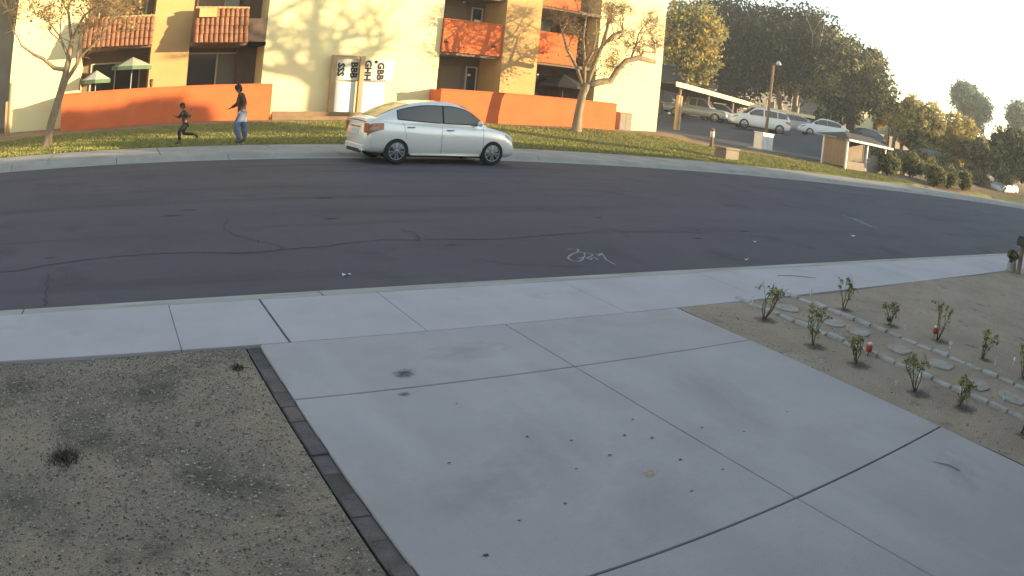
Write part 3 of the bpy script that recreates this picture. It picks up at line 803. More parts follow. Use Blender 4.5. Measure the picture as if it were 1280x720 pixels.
# sign with upright lettering in front of the pale wall
sg = empty('notice_sign', (10.1, 30.95, .6), 0, 'white notice board with black upright lettering between tan posts', 'sign')
for x in (9.42, 10.70):
    mb = MB(); mb.bbox(x - .11, x + .11, 30.82, 31.04, .25, 3.02, .015); mb.build('post', M['post_tan'], sg, True)
mb = MB(); mb.bbox(9.30, 10.82, 30.84, 31.02, 3.022, 3.09, .01); mb.build('beam', M['post_tan'], sg, True)
bo = MB(); bo.box(9.5, 12.25, 31.06, 31.12, 2.0, 2.95); board = bo.build('board', M['cream'], sg, True)
lo = MB(); lo.box(9.62, 10.52, 31.05, 31.12, .55, 1.93); lo.box(10.86, 11.9, 31.06, 31.12, .55, 1.96); lo.build('lower_panel', M['white'], sg, True)
def text(body, size, m, parent, loc, rot, name='lettering', ext=.003, align='CENTER', world=True):
    cu = bpy.data.curves.new('lettering', 'FONT'); cu.body = body; cu.size = size; cu.extrude = ext; cu.align_x = align; cu.align_y = 'CENTER'
    cu.resolution_u = 2; cu.space_line = .8; cu.offset = size * .045
    o = bpy.data.objects.new(name, cu); COL.objects.link(o)
    dg = bpy.context.evaluated_depsgraph_get(); dg.update()
    me = bpy.data.meshes.new_from_object(o.evaluated_get(dg))
    bpy.data.objects.remove(o); bpy.data.curves.remove(cu)
    me.materials.clear(); me.materials.append(m)
    q = bpy.data.objects.new(name, me); COL.objects.link(q); q.parent = parent
    q.location = Vector(loc) - (wloc(parent) if world else Vector((0, 0, 0))); q.rotation_euler = rot
    return q
for (x, s_) in ((9.78, 'SSS'), (10.38, 'BBB'), (11.02, 'GHH'), (11.62, 'GBB')):
    text(s_, .42, M['black'], board, (x, 31.05, 2.46), (PI / 2, PI / 2, 0))
mb = MB(); mb.lathe([(.07, -.01), (.07, .03)], (11.4, 31.04, 2.86), 'y', 8); mb.build('emblem', M['black'], board, True)
mb = MB()
for i in range(9): mb.box(10.95 + i * .11, 11.01 + i * .11, 31.045, 31.065, 2.03, 2.07)
tag(mb.build('small_print', M['navy'], board, True), kind='stuff')
# grey box with doors, made up for a grey patch at the right wall
uc = empty('wall_box', (25.1, 30.95, .55), 0, 'grey box against the far right yellow wall', 'cabinet')
mb = MB(); mb.bbox(24.65, 25.5, 30.75, 31.19, .3, 1.42, .02); mb.build('body', M['grey_stucco'], uc, True)
mb = MB(); mb.box(24.70, 25.06, 30.735, 30.75, .55, 1.36); mb.box(25.08, 25.45, 30.735, 30.75, .55, 1.36); mb.build('door', M['grey_stucco'], uc, True)
mb = MB(); mb.bbox(24.6, 25.56, 30.7, 31.19, 1.422, 1.47, .01); mb.build('lid', M['tan_stucco'], uc, True)

# ------------------------------------------------------------------ trees
def leaf_cloud(name, cl, n, size, mats, parent=None, probs=None, origin=(0, 0, 0), per=26, sig=.42, flat=.6, seed=1, fill=.55):
    """cl: ellipsoids (x,y,z,rx,ry,rz); leaves gathered in clumps through the crown's volume"""
    g = np.random.default_rng(seed)
    C = np.array(cl, float)
    vol = (C[:, 3] * C[:, 4] * C[:, 5]) ** .7; vol /= vol.sum()
    nc = max(1, n // per)
    idx = g.choice(len(C), nc, p=vol)
    d = g.normal(size=(nc, 3)); d /= np.linalg.norm(d, axis=1)[:, None]
    r = g.random(nc) ** fill
    cen = C[idx, :3] + d * r[:, None] * C[idx, 3:6]
    shade = g.choice(len(mats), nc, p=probs)
    ci = np.repeat(np.arange(nc), per)
    sc_ = (C[idx, 3:6].mean(1) * sig * g.uniform(.5, 1.2, nc))
    P = cen[ci] + g.normal(size=(len(ci), 3)) * sc_[ci][:, None] * np.array([1, 1, .7])
    m = shade[ci].copy()
    sw_ = g.random(len(ci)) < .25; m[sw_] = g.choice(len(mats), sw_.sum(), p=probs)
    k = len(P)
    s = size * g.uniform(.55, 1.35, k)
    u = g.normal(size=(k, 3)); u /= np.linalg.norm(u, axis=1)[:, None]
    w = g.normal(size=(k, 3)); w[:, 2] *= flat; v = np.cross(u, w); v /= (np.linalg.norm(v, axis=1)[:, None] + 1e-9)
    a, b = u * s[:, None] * .62, v * s[:, None] * .38
    V = np.stack([P - a, P + b * .9, P + a, P - b], 1).reshape(-1, 3) - np.array(origin)
    F = np.arange(4 * k).reshape(k, 4)
    return np_mesh(name, V, F, [M[x] for x in mats], m, parent)

def grow(mb, p, d, L, r, depth, rr, tips, sides=6, up=.12, spread=.6, taper=.72, nb=(2, 3), wob=.14):
    pts, rad = [Vector(p)], [r]
    n = 4
    for i in range(n):
        d = (d + Vector((rr.uniform(-wob, wob), rr.uniform(-wob, wob), rr.uniform(-wob, wob) + up * .3))).normalized()
        pts.append(pts[-1] + d * L / n); rad.append(r + (r * taper - r) * (i + 1) / n)
    mb.tube(pts, rad, max(3, sides), 0, cap=False)
    if depth == 0:
        tips.append(pts[-1]); return
    for k in range(rr.randint(*nb)):
        ax = d.orthogonal().normalized(); ax.rotate(Quaternion(d, rr.uniform(0, 2 * PI)))
        nd = (d * math.cos(spread * rr.uniform(.6, 1.2)) + ax * math.sin(spread * rr.uniform(.6, 1.2)) + Vector((0, 0, up))).normalized()
        q = pts[-1] if k < 2 else pts[rr.randint(2, 3)]
        grow(mb, q, nd, L * rr.uniform(.62, .85), r * taper * rr.uniform(.55, .8), depth - 1, rr, tips, sides - 1, up, spread, taper, nb, wob)
    tips.append(pts[-1])

def twigs(name, tips, n, L, r, m, parent, seed):
    rr = random.Random(seed); mb = MB()
    for t in tips:
        for _ in range(n):
            d = Vector((rr.uniform(-1, 1), rr.uniform(-1, 1), rr.uniform(-.5, 1))).normalized()
            p1 = t + d * L * rr.uniform(.4, .7); p2 = p1 + (d + Vector((rr.uniform(-.6, .6), rr.uniform(-.6, .6), rr.uniform(-.4, .4)))).normalized() * L * rr.uniform(.3, .6)
            mb.tube([t, p1, p2], [r, r * .7, r * .4], 3, cap=False)
    return tag(mb.build(name, m, parent), kind='stuff')

# left tree on the lawn: leaning forked trunk, fine brown crown
z0 = TZ(-2.5, 23.3)
lt = empty('street_tree', (-2.5, 23.3, z0), 0, 'leaning half bare tree with a lit trunk at the left on the lawn', 'tree')
mb = MB(); tips = []; rr = random.Random(5)
mb.tube([(-.06, 0, -.1), (0, 0, .1), (.12, 0, .7), (.36, 0, 1.5), (.52, 0, 2.1)], [.24, .17, .145, .14, .15], 9, cap=False)
grow(mb, (.50, 0, 2.0), Vector((.05, .1, 1)), 1.3, .125, 4, rr, tips, 7, .12, .55, .74)
grow(mb, (.42, 0, 1.75), Vector((.55, -.1, .75)), 1.15, .09, 4, rr, tips, 6, .12, .6, .74)
mb.tube([(.48, 0, 2.35), (.1, 0, 2.42), (-.35, .05, 2.75), (-.7, .1, 2.9), (-1.25, .1, 3.25)], [.08, .07, .06, .05, .035], 6, cap=False)
grow(mb, (-1.2, .1, 3.2), Vector((-.4, 0, .8)), .7, .035, 2, rr, tips, 4, .12, .6, .7)
mb.build('trunk', M['bark'], lt)
twigs('twigs', tips, 7, .6, .009, M['twig'], lt, 5)
leaf_cloud('foliage', [(.1, 0, 4.7, 1.5, 1.2, .9), (1.5, 0, 4.6, 1.4, 1.2, 1.0), (.8, .2, 5.6, 1.7, 1.4, .9), (2.3, -.1, 4.1, .9, .9, .7), (-.8, 0, 4.3, .8, .8, .6)], 1900, .10, ['leaf_brown', 'leaf_gold', 'leaf_olive'], lt, [.55, .25, .2], per=8, sig=.3, seed=3)
# right tree on the lawn: pollarded, strong bent limb to the right
z0 = TZ(19.9, 27.7)
rt = empty('street_tree', (19.9, 27.7, z0), 0, 'pollarded nearly bare tree before the right orange wall', 'tree')
S = 1.0
mb = MB(); tips = []; rr = random.Random(9)
mb.tube([(-.12, 0, -.15), (-.1, 0, .15), (-.06, 0, .9), (.06, 0, 1.7), (.22, 0, 2.2)], [.34, .23, .19, .18, .21], 9, cap=False)
limb = [(.2, 0, 2.1), (.8, -.1, 2.35), (1.45, -.15, 2.5), (1.75, -.2, 3.05), (2.2, -.2, 3.55), (2.9, -.25, 3.8), (3.9, -.3, 3.75)]
mb.tube(limb, [.17, .16, .15, .14, .135, .13, .12], 8)
for (q, pts, rads) in (((2.5, -.2, 3.65), [(2.45, -.2, 3.6), (2.7, -.2, 4.3), (2.85, -.2, 5.0)], [.06, .045, .03]), ((0, 0, 0), [(2.9, -.25, 3.8), (3.2, -.25, 4.15), (3.9, -.3, 4.2)], [.06, .05, .035]),
                        ((0, 0, 0), [(.2, 0, 2.1), (.55, 0, 3.1), (.95, .05, 4.1), (1.15, .05, 5.0), (1.2, .05, 5.5)], [.13, .11, .09, .07, .08]),
                        ((0, 0, 0), [(.95, .05, 4.1), (1.6, .1, 4.75), (2.1, .1, 5.0)], [.08, .07, .06]),
                        ((0, 0, 0), [(.1, 0, 2.0), (-.3, .1, 2.9), (-.9, .15, 3.7), (-1.2, .2, 4.5)], [.11, .09, .07, .05]),
                        ((0, 0, 0), [(.1, 0, 2.1), (-.05, -.1, 3.2), (-.3, -.15, 4.3), (-.2, -.1, 5.2)], [.10, .08, .06, .04]),
                        ((0, 0, 0), [(-.1, -.1, 2.9), (.2, -.3, 3.7), (.25, -.4, 4.6)], [.07, .05, .035])):
    mb.tube(pts, rads, 6, cap=True)
    for t in (.4, .7, 1.0):
        i = min(len(pts) - 2, int(t * (len(pts) - 1) - .001)); p = Vector(pts[i + 1])
        grow(mb, p, Vector((rr.uniform(-1, 1), rr.uniform(-.8, .8), rr.uniform(.2, 1))).normalized(), .6, .028, 2, rr, tips, 4, .15, .7, .7)
for p in limb[2:]:
    grow(mb, Vector(p), Vector((rr.uniform(-.4, .6), rr.uniform(-.5, .5), 1)).normalized(), .45, .022, 2, rr, tips, 4, .1, .7, .7)
mb.build('trunk', M['bark'], rt)
twigs('twigs', tips, 7, .7, .009, M['twig'], rt, 8)
leaf_cloud('foliage', [(.3, 0, 3.4, .9, .7, .9), (1.3, 0, 2.9, .8, .6, .6), (-.6, 0, 4.3, 1.0, .8, .9), (1.8, 0, 3.6, .9, .6, .7), (3.2, 0, 4.3, .8, .5, .5)], 900, .085, ['leaf_brown', 'leaf_gold', 'leaf_olive'], rt, [.5, .3, .2], per=6, sig=.35, seed=6)
# ------------------------------------------------------------------ vehicles
def smooth_interp(x, xp, fp):
    """monotone cubic through the control points"""
    xp, fp = np.array(xp, float), np.array(fp, float)
    h = np.diff(xp); d = np.diff(fp) / h
    m = np.empty_like(fp); m[0], m[-1] = d[0], d[-1]
    for i in range(1, len(xp) - 1):
        m[i] = 0 if d[i - 1] * d[i] <= 0 else 2 * d[i - 1] * d[i] / (d[i - 1] + d[i])
    i = np.clip(np.searchsorted(xp, x) - 1, 0, len(h) - 1)
    t = (x - xp[i]) / h[i]
    return ((1 + 2 * t) * (1 - t) ** 2 * fp[i] + t * (1 - t) ** 2 * h[i] * m[i] + t * t * (3 - 2 * t) * fp[i + 1] + t * t * (t - 1) * h[i] * m[i + 1])

CARS = {
 'sedan': dict(x=[-2.12, -2.07, -1.95, -1.7, -1.2, 0, 1.0, 1.3, 1.65, 1.9, 2.03, 2.12], t=[.76, .99, 1.07, 1.08, 1.03, .975, .965, .94, .87, .77, .68, .53],
               b=[.42, .31, .27, .25, .21, .19, .19, .19, .20, .21, .23, .33], w=[.58, .72, .80, .84, .865, .87, .87, .865, .84, .78, .69, .48],
               gx=[-1.88, -1.5, -.9, -.5, 0, .4, .8, 1.2], g=[1.07, 1.27, 1.47, 1.53, 1.54, 1.49, 1.29, .965], wb=.80, wr=.60, ax=(-1.32, 1.31), wheel=.315,
               win=[(-1.32, -.115), (-.095, .98)], ws=(.46, 1.13), rw=(-1.80, -.98), nose=2.06, tail=-2.08),
 'suv': dict(x=[-2.28, -2.22, -2.0, -1.5, 0, 1.0, 1.35, 1.8, 2.1, 2.22, 2.30], t=[.85, 1.08, 1.13, 1.10, 1.06, 1.05, 1.04, .98, .90, .80, .62],
             b=[.48, .36, .30, .26, .24, .24, .24, .25, .28, .32, .42], w=[.70, .82, .88, .91, .92, .92, .92, .90, .84, .76, .58],
             gx=[-2.2, -2.05, -1.8, -1.2, 0, .5, .85, 1.25], g=[1.12, 1.42, 1.62, 1.67, 1.68, 1.62, 1.40, 1.05], wb=.85, wr=.66, ax=(-1.38, 1.38), wheel=.36,
             win=[(-1.95, -1.2), (-1.12, -.16), (-.04, 1.0)], ws=(.52, 1.18), rw=(-2.17, -1.86), nose=2.22, tail=-2.22),
 'pickup': dict(x=[-2.72, -2.68, -2.3, -1.2, -.6, .4, 1.1, 1.5, 2.1, 2.4, 2.52, 2.6], t=[1.0, 1.06, 1.07, 1.07, 1.07, 1.07, 1.07, 1.06, 1.03, .98, .9, .7],
                b=[.55, .48, .42, .36, .34, .34, .34, .35, .38, .40, .42, .5], w=[.80, .88, .93, .94, .94, .94, .94, .94, .92, .88, .82, .70],
                gx=[-.75, -.68, -.5, -.1, .4, .8, 1.3], g=[1.07, 1.45, 1.76, 1.80, 1.78, 1.55, 1.07], wb=.86, wr=.66, ax=(-1.65, 1.65), wheel=.38,
                win=[(-.55, .0), (.1, 1.05)], ws=(.48, 1.22), rw=(-.73, -.56), nose=2.5, tail=-2.68)}

def boolean_cut(o, cutters):
    for c in cutters:
        md = o.modifiers.new('cut', 'BOOLEAN'); md.operation = 'DIFFERENCE'; md.object = c; md.solver = 'EXACT'
    dg = bpy.context.evaluated_depsgraph_get(); dg.update()
    me = bpy.data.meshes.new_from_object(o.evaluated_get(dg))
    o.modifiers.clear(); o.data = me
    for c in cutters: bpy.data.objects.remove(c)

def car(kind, paint, label, cat, loc, rz=0, group=None, name='parked_car', detail=True, plate=''):
    D = CARS[kind]
    root = empty(name, loc, rz, label, cat, group)
    X = np.linspace(D['x'][0], D['x'][-1], 46)
    T, B, W = (smooth_interp(X, D['x'], D[k]) for k in ('t', 'b', 'w'))
    def tt(x): return float(smooth_interp(np.array([x]), D['x'], D['t'])[0])
    def ww(x): return float(smooth_interp(np.array([x]), D['x'], D['w'])[0])
    def gg(x): return float(smooth_interp(np.array([x]), D['gx'], D['g'])[0])
    half = lambda w, t, b: [(0, b), (w * .80, b), (w * .93, b + .05), (w * .985, b + (t - b) * .22), (w, b + (t - b) * .45), (w * .985, b + (t - b) * .66), (w * .955, b + (t - b) * .86), (w * .90, t - .012), (w * .55, t + .012), (0, t + .02)]
    vs = []; 
    for x, t, b, w in zip(X, T, B, W):
        h = half(w, t, b)
        ring = h + [(-p[0], p[1]) for p in h[-2:0:-1]]
        vs += [(x, p[0], p[1]) for p in ring]
    n = 18
    fs = [(i * n + k, i * n + (k + 1) % n, (i + 1) * n + (k + 1) % n, (i + 1) * n + k) for i in range(len(X) - 1) for k in range(n)]
    fs += [tuple(range(n - 1, -1, -1)), tuple(range((len(X) - 1) * n, len(X) * n))]
    mb = MB(); mb.add(vs, fs, 0, True)
    body = mb.build('body', [M[paint], M['trim']], root)
    cuts = []
    wr_ = D['wheel']
    for ax in D['ax']:
        for s in (-1, 1):
            cm = MB(); cm.lathe([(wr_ + .055, s * .52), (wr_ + .055, s * 1.2)] if s > 0 else [(wr_ + .055, -1.2), (wr_ + .055, -.52)], (ax, 0, wr_ + .01), 'y', 28, 1, False)
            c = cm.build('cutter', [M[paint], M['trim']]); cuts.append(c)
    for c in cuts:
        bm = bmesh.new(); bm.from_mesh(c.data); bmesh.ops.recalc_face_normals(bm, faces=bm.faces); bm.to_mesh(c.data); bm.free()
    bm = bmesh.new(); bm.from_mesh(body.data); bmesh.ops.recalc_face_normals(bm, faces=bm.faces); bm.to_mesh(body.data); bm.free()
    boolean_cut(body, cuts)
    # cabin
    GX = np.linspace(D['gx'][0], D['gx'][-1], 30)
    wb, wr = D['wb'], D['wr']
    vs = []
    for x in GX:
        t, g_ = tt(x) - .02, max(gg(x), tt(x) - .01)
        k = min(1, ww(x) / max(D['w']))
        h = [(wb * k, t - .03), (wb * k - .01, t + (g_ - t) * .15), (wb * k + (wr + .04 - wb * k) * .8, t + (g_ - t) * .82), (wr + .02, t + (g_ - t) * .93), (wr - .06, g_ - .005), (wr * .5, g_ + .012), (0, g_ + .016)]
        ring = h + [(-p[0], p[1]) for p in h[-2::-1]]
        vs += [(x, p[0], p[1]) for p in ring]
    n = 13
    fs = [(i * n + k, i * n + k + 1, (i + 1) * n + k + 1, (i + 1) * n + k) for i in range(len(GX) - 1) for k in range(n - 1)]
    mb = MB(); mb.add(vs, fs, 0, True); mb.build('cabin', M[paint], root)
    def side_y(x, z):
        t, g_ = tt(x) - .02, max(gg(x), tt(x))
        k = min(1, ww(x) / max(D['w']))
        f = (z - t) / max(.02, (g_ - t)); y0, y1, y2 = wb * k - .01, wb * k + (wr + .04 - wb * k) * .8, wr + .02
        if f < .15: return wb * k - .01
        if f < .82: return y0 + (y1 - y0) * (f - .15) / .67
        return y1 + (y2 - y1) * (f - .82) / .11
    for s in (-1, 1):
        for (xa, xb) in D['win']:
            mb = MB(); vs = []; fr = []
            XS = np.linspace(xa, xb, 12)
            for x in XS:
                t, g_ = tt(x), gg(x)
                z0 = t + .045; z1 = max(z0 + .012, t + (g_ - t) * .84)
                for j in range(4):
                    z = z0 + (z1 - z0) * j / 3
                    vs.append((x, s * (side_y(x, z) + .012), z))
            mb.add(vs, [(i * 4 + j, i * 4 + j + 1, (i + 1) * 4 + j + 1, (i + 1) * 4 + j) for i in range(11) for j in range(3)], 0, True)
            w_ = mb.build('side_window', M['glass_dark'], root)
            if detail:
                ed = [vs[i * 4] for i in range(12)] + [vs[11 * 4 + j] for j in range(1, 4)] + [vs[i * 4 + 3] for i in range(10, -1, -1)] + [vs[2], vs[1], vs[0]]
                mb = MB(); mb.tube(ed, .011, 5, 0); mb.build('window_trim', M['trim'], w_)
    for (xa, xb), nm in ((D['ws'], 'windshield'), (D['rw'], 'rear_window')):
        mb = MB(); vs = []
        for x in np.linspace(xa, xb, 9):
            yw = wr - .05
            for y in (-yw, -yw / 2, 0, yw / 2, yw):
                vs.append((x, y, max(gg(x), tt(x)) + .026 - .018 * (abs(y) / yw) ** 2))
        mb.add(vs, [(i * 5 + j, i * 5 + j + 1, (i + 1) * 5 + j + 1, (i + 1) * 5 + j) for i in range(8) for j in range(4)], 0, True)
        mb.build(nm, M['glass_dark'], root)
    # wheels
    for ax in D['ax']:
        for s in (-1, 1):
            yw = s * (max(D['w']) - .095)
            w_ = MB(); r = wr_
            w_.lathe([(r * .69, -.07), (r * .69, .055)], (0, 0, 0), 'y', 20); wo = w_.build('wheel', M['trim'], root); wo.location = (ax, yw, r)
            ty = MB(); ty.lathe([(r * .68, -.095), (r * .82, -.105), (r * .95, -.098), (r, -.07), (r, .07), (r * .95, .098), (r * .82, .105), (r * .68, .095)], (0, 0, 0), 'y', 28, cap=False)
            ty.build('tyre', M['rubber'], wo)
            rm = MB(); f = s * .088
            rm.lathe([(r * .69, f - s * .03), (r * .70, f + s * .006), (r * .63, f + s * .008), (r * .62, f - s * .03)] , (0, 0, 0), 'y', 28, cap=False)
            ns = 10
            for k in range(ns):
                a = 2 * PI * (k + (.13 if k % 2 else -.13)) / ns
                c_, s_ = math.cos(a), math.sin(a); hw = .022
                p = lambda rad, off, yy: (rad * c_ - off * s_, yy, rad * s_ + off * c_)
                y0, y1 = f - s * .012, f + s * .010
                q = [p(r * .14, -hw * .8, y0), p(r * .64, -hw, y0), p(r * .64, hw, y0), p(r * .14, hw * .8, y0), p(r * .14, -hw * .8, y1), p(r * .64, -hw, y1 - s * .008), p(r * .64, hw, y1 - s * .008), p(r * .14, hw * .8, y1)]
                rm.add(q, [(0, 1, 2, 3), (4, 7, 6, 5), (0, 4, 5, 1), (1, 5, 6, 2), (2, 6, 7, 3), (3, 7, 4, 0)])
            rm.lathe([(r * .17, f - s * .02), (r * .17, f + s * .012), (r * .08, f + s * .016)], (0, 0, 0), 'y', 14)
            rm.build('rim', M['rim'], wo)
    # lights, mirrors, handles, seams, plate
    for s in (-1, 1):
        xt = D['tail']
        tz = tt(xt + .12)
        # tail lamp hugging the rear corner
        mb = MB(); vs = []
        for i, x in enumerate(np.linspace(xt + .015, xt + .40, 6)):
            z1 = tt(x) - .10; z0 = z1 - .24 + i * .018
            b_ = float(smooth_interp(np.array([x]), D['x'], D['b'])[0]); t_ = tt(x)
            for j in range(4):
                z = z0 + (z1 - z0) * j / 3; f = (z - b_) / (t_ - b_)
                k = np.interp(f, [0, .22, .45, .66, .86, 1], [.93, .985, 1.0, .985, .955, .90])
                vs.append((x, s * (ww(x) * k + .008), z))
        mb.add(vs, [(i * 4 + j, i * 4 + j + 1, (i + 1) * 4 + j + 1, (i + 1) * 4 + j) for i in range(5) for j in range(3)], 0, True)
        mb.bbox(xt - .035, xt + .03, s * .70 - .09 if s > 0 else -.79 + .0, s * .70 + .02 if s > 0 else -.61, tz - .33, tz - .10, .01)
        tl = mb.build('taillight', M['lamp_red'], root)
        mb = MB(); vs = []
        for i, x in enumerate(np.linspace(xt + .06, xt + .27, 4)):
            z1 = tt(x) - .19; z0 = z1 - .05; b_ = float(smooth_interp(np.array([x]), D['x'], D['b'])[0]); t_ = tt(x)
            for z in (z0, z1):
                k = np.interp((z - b_) / (t_ - b_), [0, .22, .45, .66, .86, 1], [.93, .985, 1.0, .985, .955, .90]); vs.append((x, s * (ww(x) * k + .011), z))
        mb.add(vs, [(2 * i, 2 * i + 1, 2 * i + 3, 2 * i + 2) for i in range(3)], 0, True); mb.build('reverse_lamp', M['lamp_clear'], tl)
        xn = D['nose']
        mb = MB(); vs = []
        for i, x in enumerate(np.linspace(xn - .36, xn + .02, 6)):
            t_ = tt(x); z1 = t_ - .045; z0 = z1 - .06 - .07 * i / 5
            b_ = float(smooth_interp(np.array([x]), D['x'], D['b'])[0])
            for j in range(3):
                z = z0 + (z1 - z0) * j / 2; f = (z - b_) / (t_ - b_)
                k = np.interp(f, [0, .22, .45, .66, .86, 1], [.93, .985, 1.0, .985, .955, .90])
                vs.append((x, s * (ww(x) * k + .008), z))
        mb.add(vs, [(i * 3 + j, i * 3 + j + 1, (i + 1) * 3 + j + 1, (i + 1) * 3 + j) for i in range(5) for j in range(2)], 0, True)
        mb.build('headlight', M['lamp_clear'], root)
        xm = D['ws'][1] - .28
        mb = MB(); mb.blob((xm, s * (D['wb'] + .13), tt(xm) + .09), (.065, .095, .07), 2, .05, 10, 7); mb.tube([(xm + .02, s * (D['wb'] - .02), tt(xm) + .05), (xm, s * (D['wb'] + .1), tt(xm) + .07)], .022, 6)
        mb.build('side_mirror', M[paint] if detail else M['trim'], root)
        if detail:
            for xd in (-.98, .08):
                z = tt(xd) - .12; mb = MB(); mb.tube([(xd - .09, s * (ww(xd) * .975), z), (xd - .05, s * (ww(xd) * .975 + .028), z + .004), (xd + .06, s * (ww(xd) * .975 + .028), z + .004), (xd + .10, s * (ww(xd) * .975), z)], .013, 6)
                mb.build('door_handle', M['rim'], root)
            for xd, zl in ((-1.18, .62), (-.14, .24), (1.02, .24)):
                mb = MB(); pts = []
                for j in range(9):
                    t_ = tt(xd); b_ = float(smooth_interp(np.array([xd]), D['x'], D['b'])[0])
                    f = zl / 1.0 * .0 + (max(b_ + .08, zl) - b_) / (t_ - b_) + j / 8 * (1 - (max(b_ + .08, zl) - b_) / (t_ - b_))
                    k = np.interp(f, [0, .22, .45, .66, .86, 1], [.93, .985, 1.0, .985, .955, .90])
                    xx = xd + (0 if xd > -1 else .10 * (1 - j / 8))
                    pts.append((xx, s * (ww(xd) * k + .0005), b_ + (t_ - b_) * f))
                mb.tube(pts, .0045, 4); mb.build('door_seam', M['seam'], root)
            mb = MB(); mb.tube([(-.95, s * (ww(0) * .95 + .005), .235), (.95, s * (ww(0) * .95 + .005), .235)], .028, 6); mb.build('sill_trim', M[paint], root)
    mb = MB(); mb.bbox(D['tail'] - .055, D['tail'] + .01, -.26, .26, .66, .80, .008); pl_ = mb.build('licence_plate', M['plate'], root)
    mb = MB(); mb.bbox(D['tail'] - .06, D['tail'] + .05, -.62, .62, .30, .44, .02); mb.build('rear_bumper', M['trim'] if kind != 'sedan' else M[paint], root)
    mb = MB(); mb.bbox(D['nose'] - .08, D['nose'] + .045, -.42, .42, .34, .50, .02); mb.build('grille', M['trim'], root)
    if detail:
        mb = MB(); mb.bbox(D['tail'] - .068, D['tail'] + .0, -.45, .45, .24, .33, .01); mb.build('bumper_inset', M['trim'], root)
        mb = MB(); mb.tube([(D['tail'] - .012, -.66, 1.0), (D['tail'] - .03, 0, 1.02), (D['tail'] - .012, .66, 1.0)], .012, 5); mb.build('trunk_seam', M['seam'], root)
        mb = MB(); mb.tube([(D['tail'] - .02, -.3, .86), (D['tail'] - .03, .3, .86)], .018, 6); mb.build('trunk_trim', M['rim'], root)
    mb = MB(); mb.box(D['ax'][0] - .3, D['ax'][1] + .3, -.6, .6, .16, .30); mb.build('underbody', M['trim'], root)
    return root
car('sedan', 'car_silver', 'silver four door sedan parked along the far kerb', 'car', (8.16, 17.62, .0), 0.02)
GC = 'cars in the parking lot across the street'
def lot(x, y): return (x, y, TZ(x, y))
car('suv', 'car_white', 'white sport utility vehicle facing left in the lot behind the lamp post', 'car', (41.7, 35.8, TZ(41.7, 35.8)), math.radians(49 - 90 + 180 + 8), GC, detail=False)
car('pickup', 'car_pale_shaded', 'pale pickup truck under the bright carport beside the tan post', 'truck', (42.3, 42.9, 1.42), math.radians(-60), None, 'parked_truck', detail=False)
car('sedan', 'car_grey', 'grey sedan in shade between pickup truck and white sport utility vehicle', 'car', (45.6, 43.6, 1.5), math.radians(-50), GC, detail=False)
car('sedan', 'car_pale_shaded', 'pale sedan seen behind the lamp post right of the sport utility vehicle', 'car', (51.8, 40.4, 1.72), math.radians(120), GC, detail=False)
car('sedan', 'car_white', 'white sedan just left of the roofed trash enclosure', 'car', (48.0, 34.3, 1.70), math.radians(140), GC, detail=False)
car('sedan', 'car_dark', 'dark sedan partly hidden behind the trash enclosure roof', 'car', (55.5, 35.0, 1.75), math.radians(150), GC, detail=False)
car('sedan', 'car_blue', 'blue grey car far right below the dark tree', 'car', (74.0, 29.4, .95), math.radians(160), GC, detail=False)
car('sedan', 'car_white', 'white car at the far right edge beyond the lawn', 'car', (70.0, 25.3, .3), math.radians(170), GC, detail=False)
car('suv', 'car_dark', 'dark sport utility vehicle below the golden trees at right', 'car', (64.0, 33.0, 1.2), math.radians(150), GC, detail=False)

# ------------------------------------------------------------------ people
def skin_mesh(name, nodes, edges, m, parent, sub=2):
    me = bpy.data.meshes.new(name)
    keys = list(nodes); ix = {k: i for i, k in enumerate(keys)}
    me.from_pydata([nodes[k][0] for k in keys], [(ix[a], ix[b]) for a, b in edges], [])
    o = bpy.data.objects.new(name, me); COL.objects.link(o)
    sk = o.modifiers.new('skin', 'SKIN'); sk.use_smooth_shade = True
    for i, k in enumerate(keys):
        r = nodes[k][1]; v = me.skin_vertices[0].data[i]
        v.radius = (r, r) if not hasattr(r, '__len__') else r
        v.use_root = (i == 0)
    s_ = o.modifiers.new('sub', 'SUBSURF'); s_.levels = sub; s_.render_levels = sub
    dg = bpy.context.evaluated_depsgraph_get(); dg.update()
    m2 = bpy.data.meshes.new_from_object(o.evaluated_get(dg))
    bpy.data.objects.remove(o)
    m2.materials.clear(); m2.materials.append(m)
    q = bpy.data.objects.new(name, m2); COL.objects.link(q); q.parent = parent
    return q

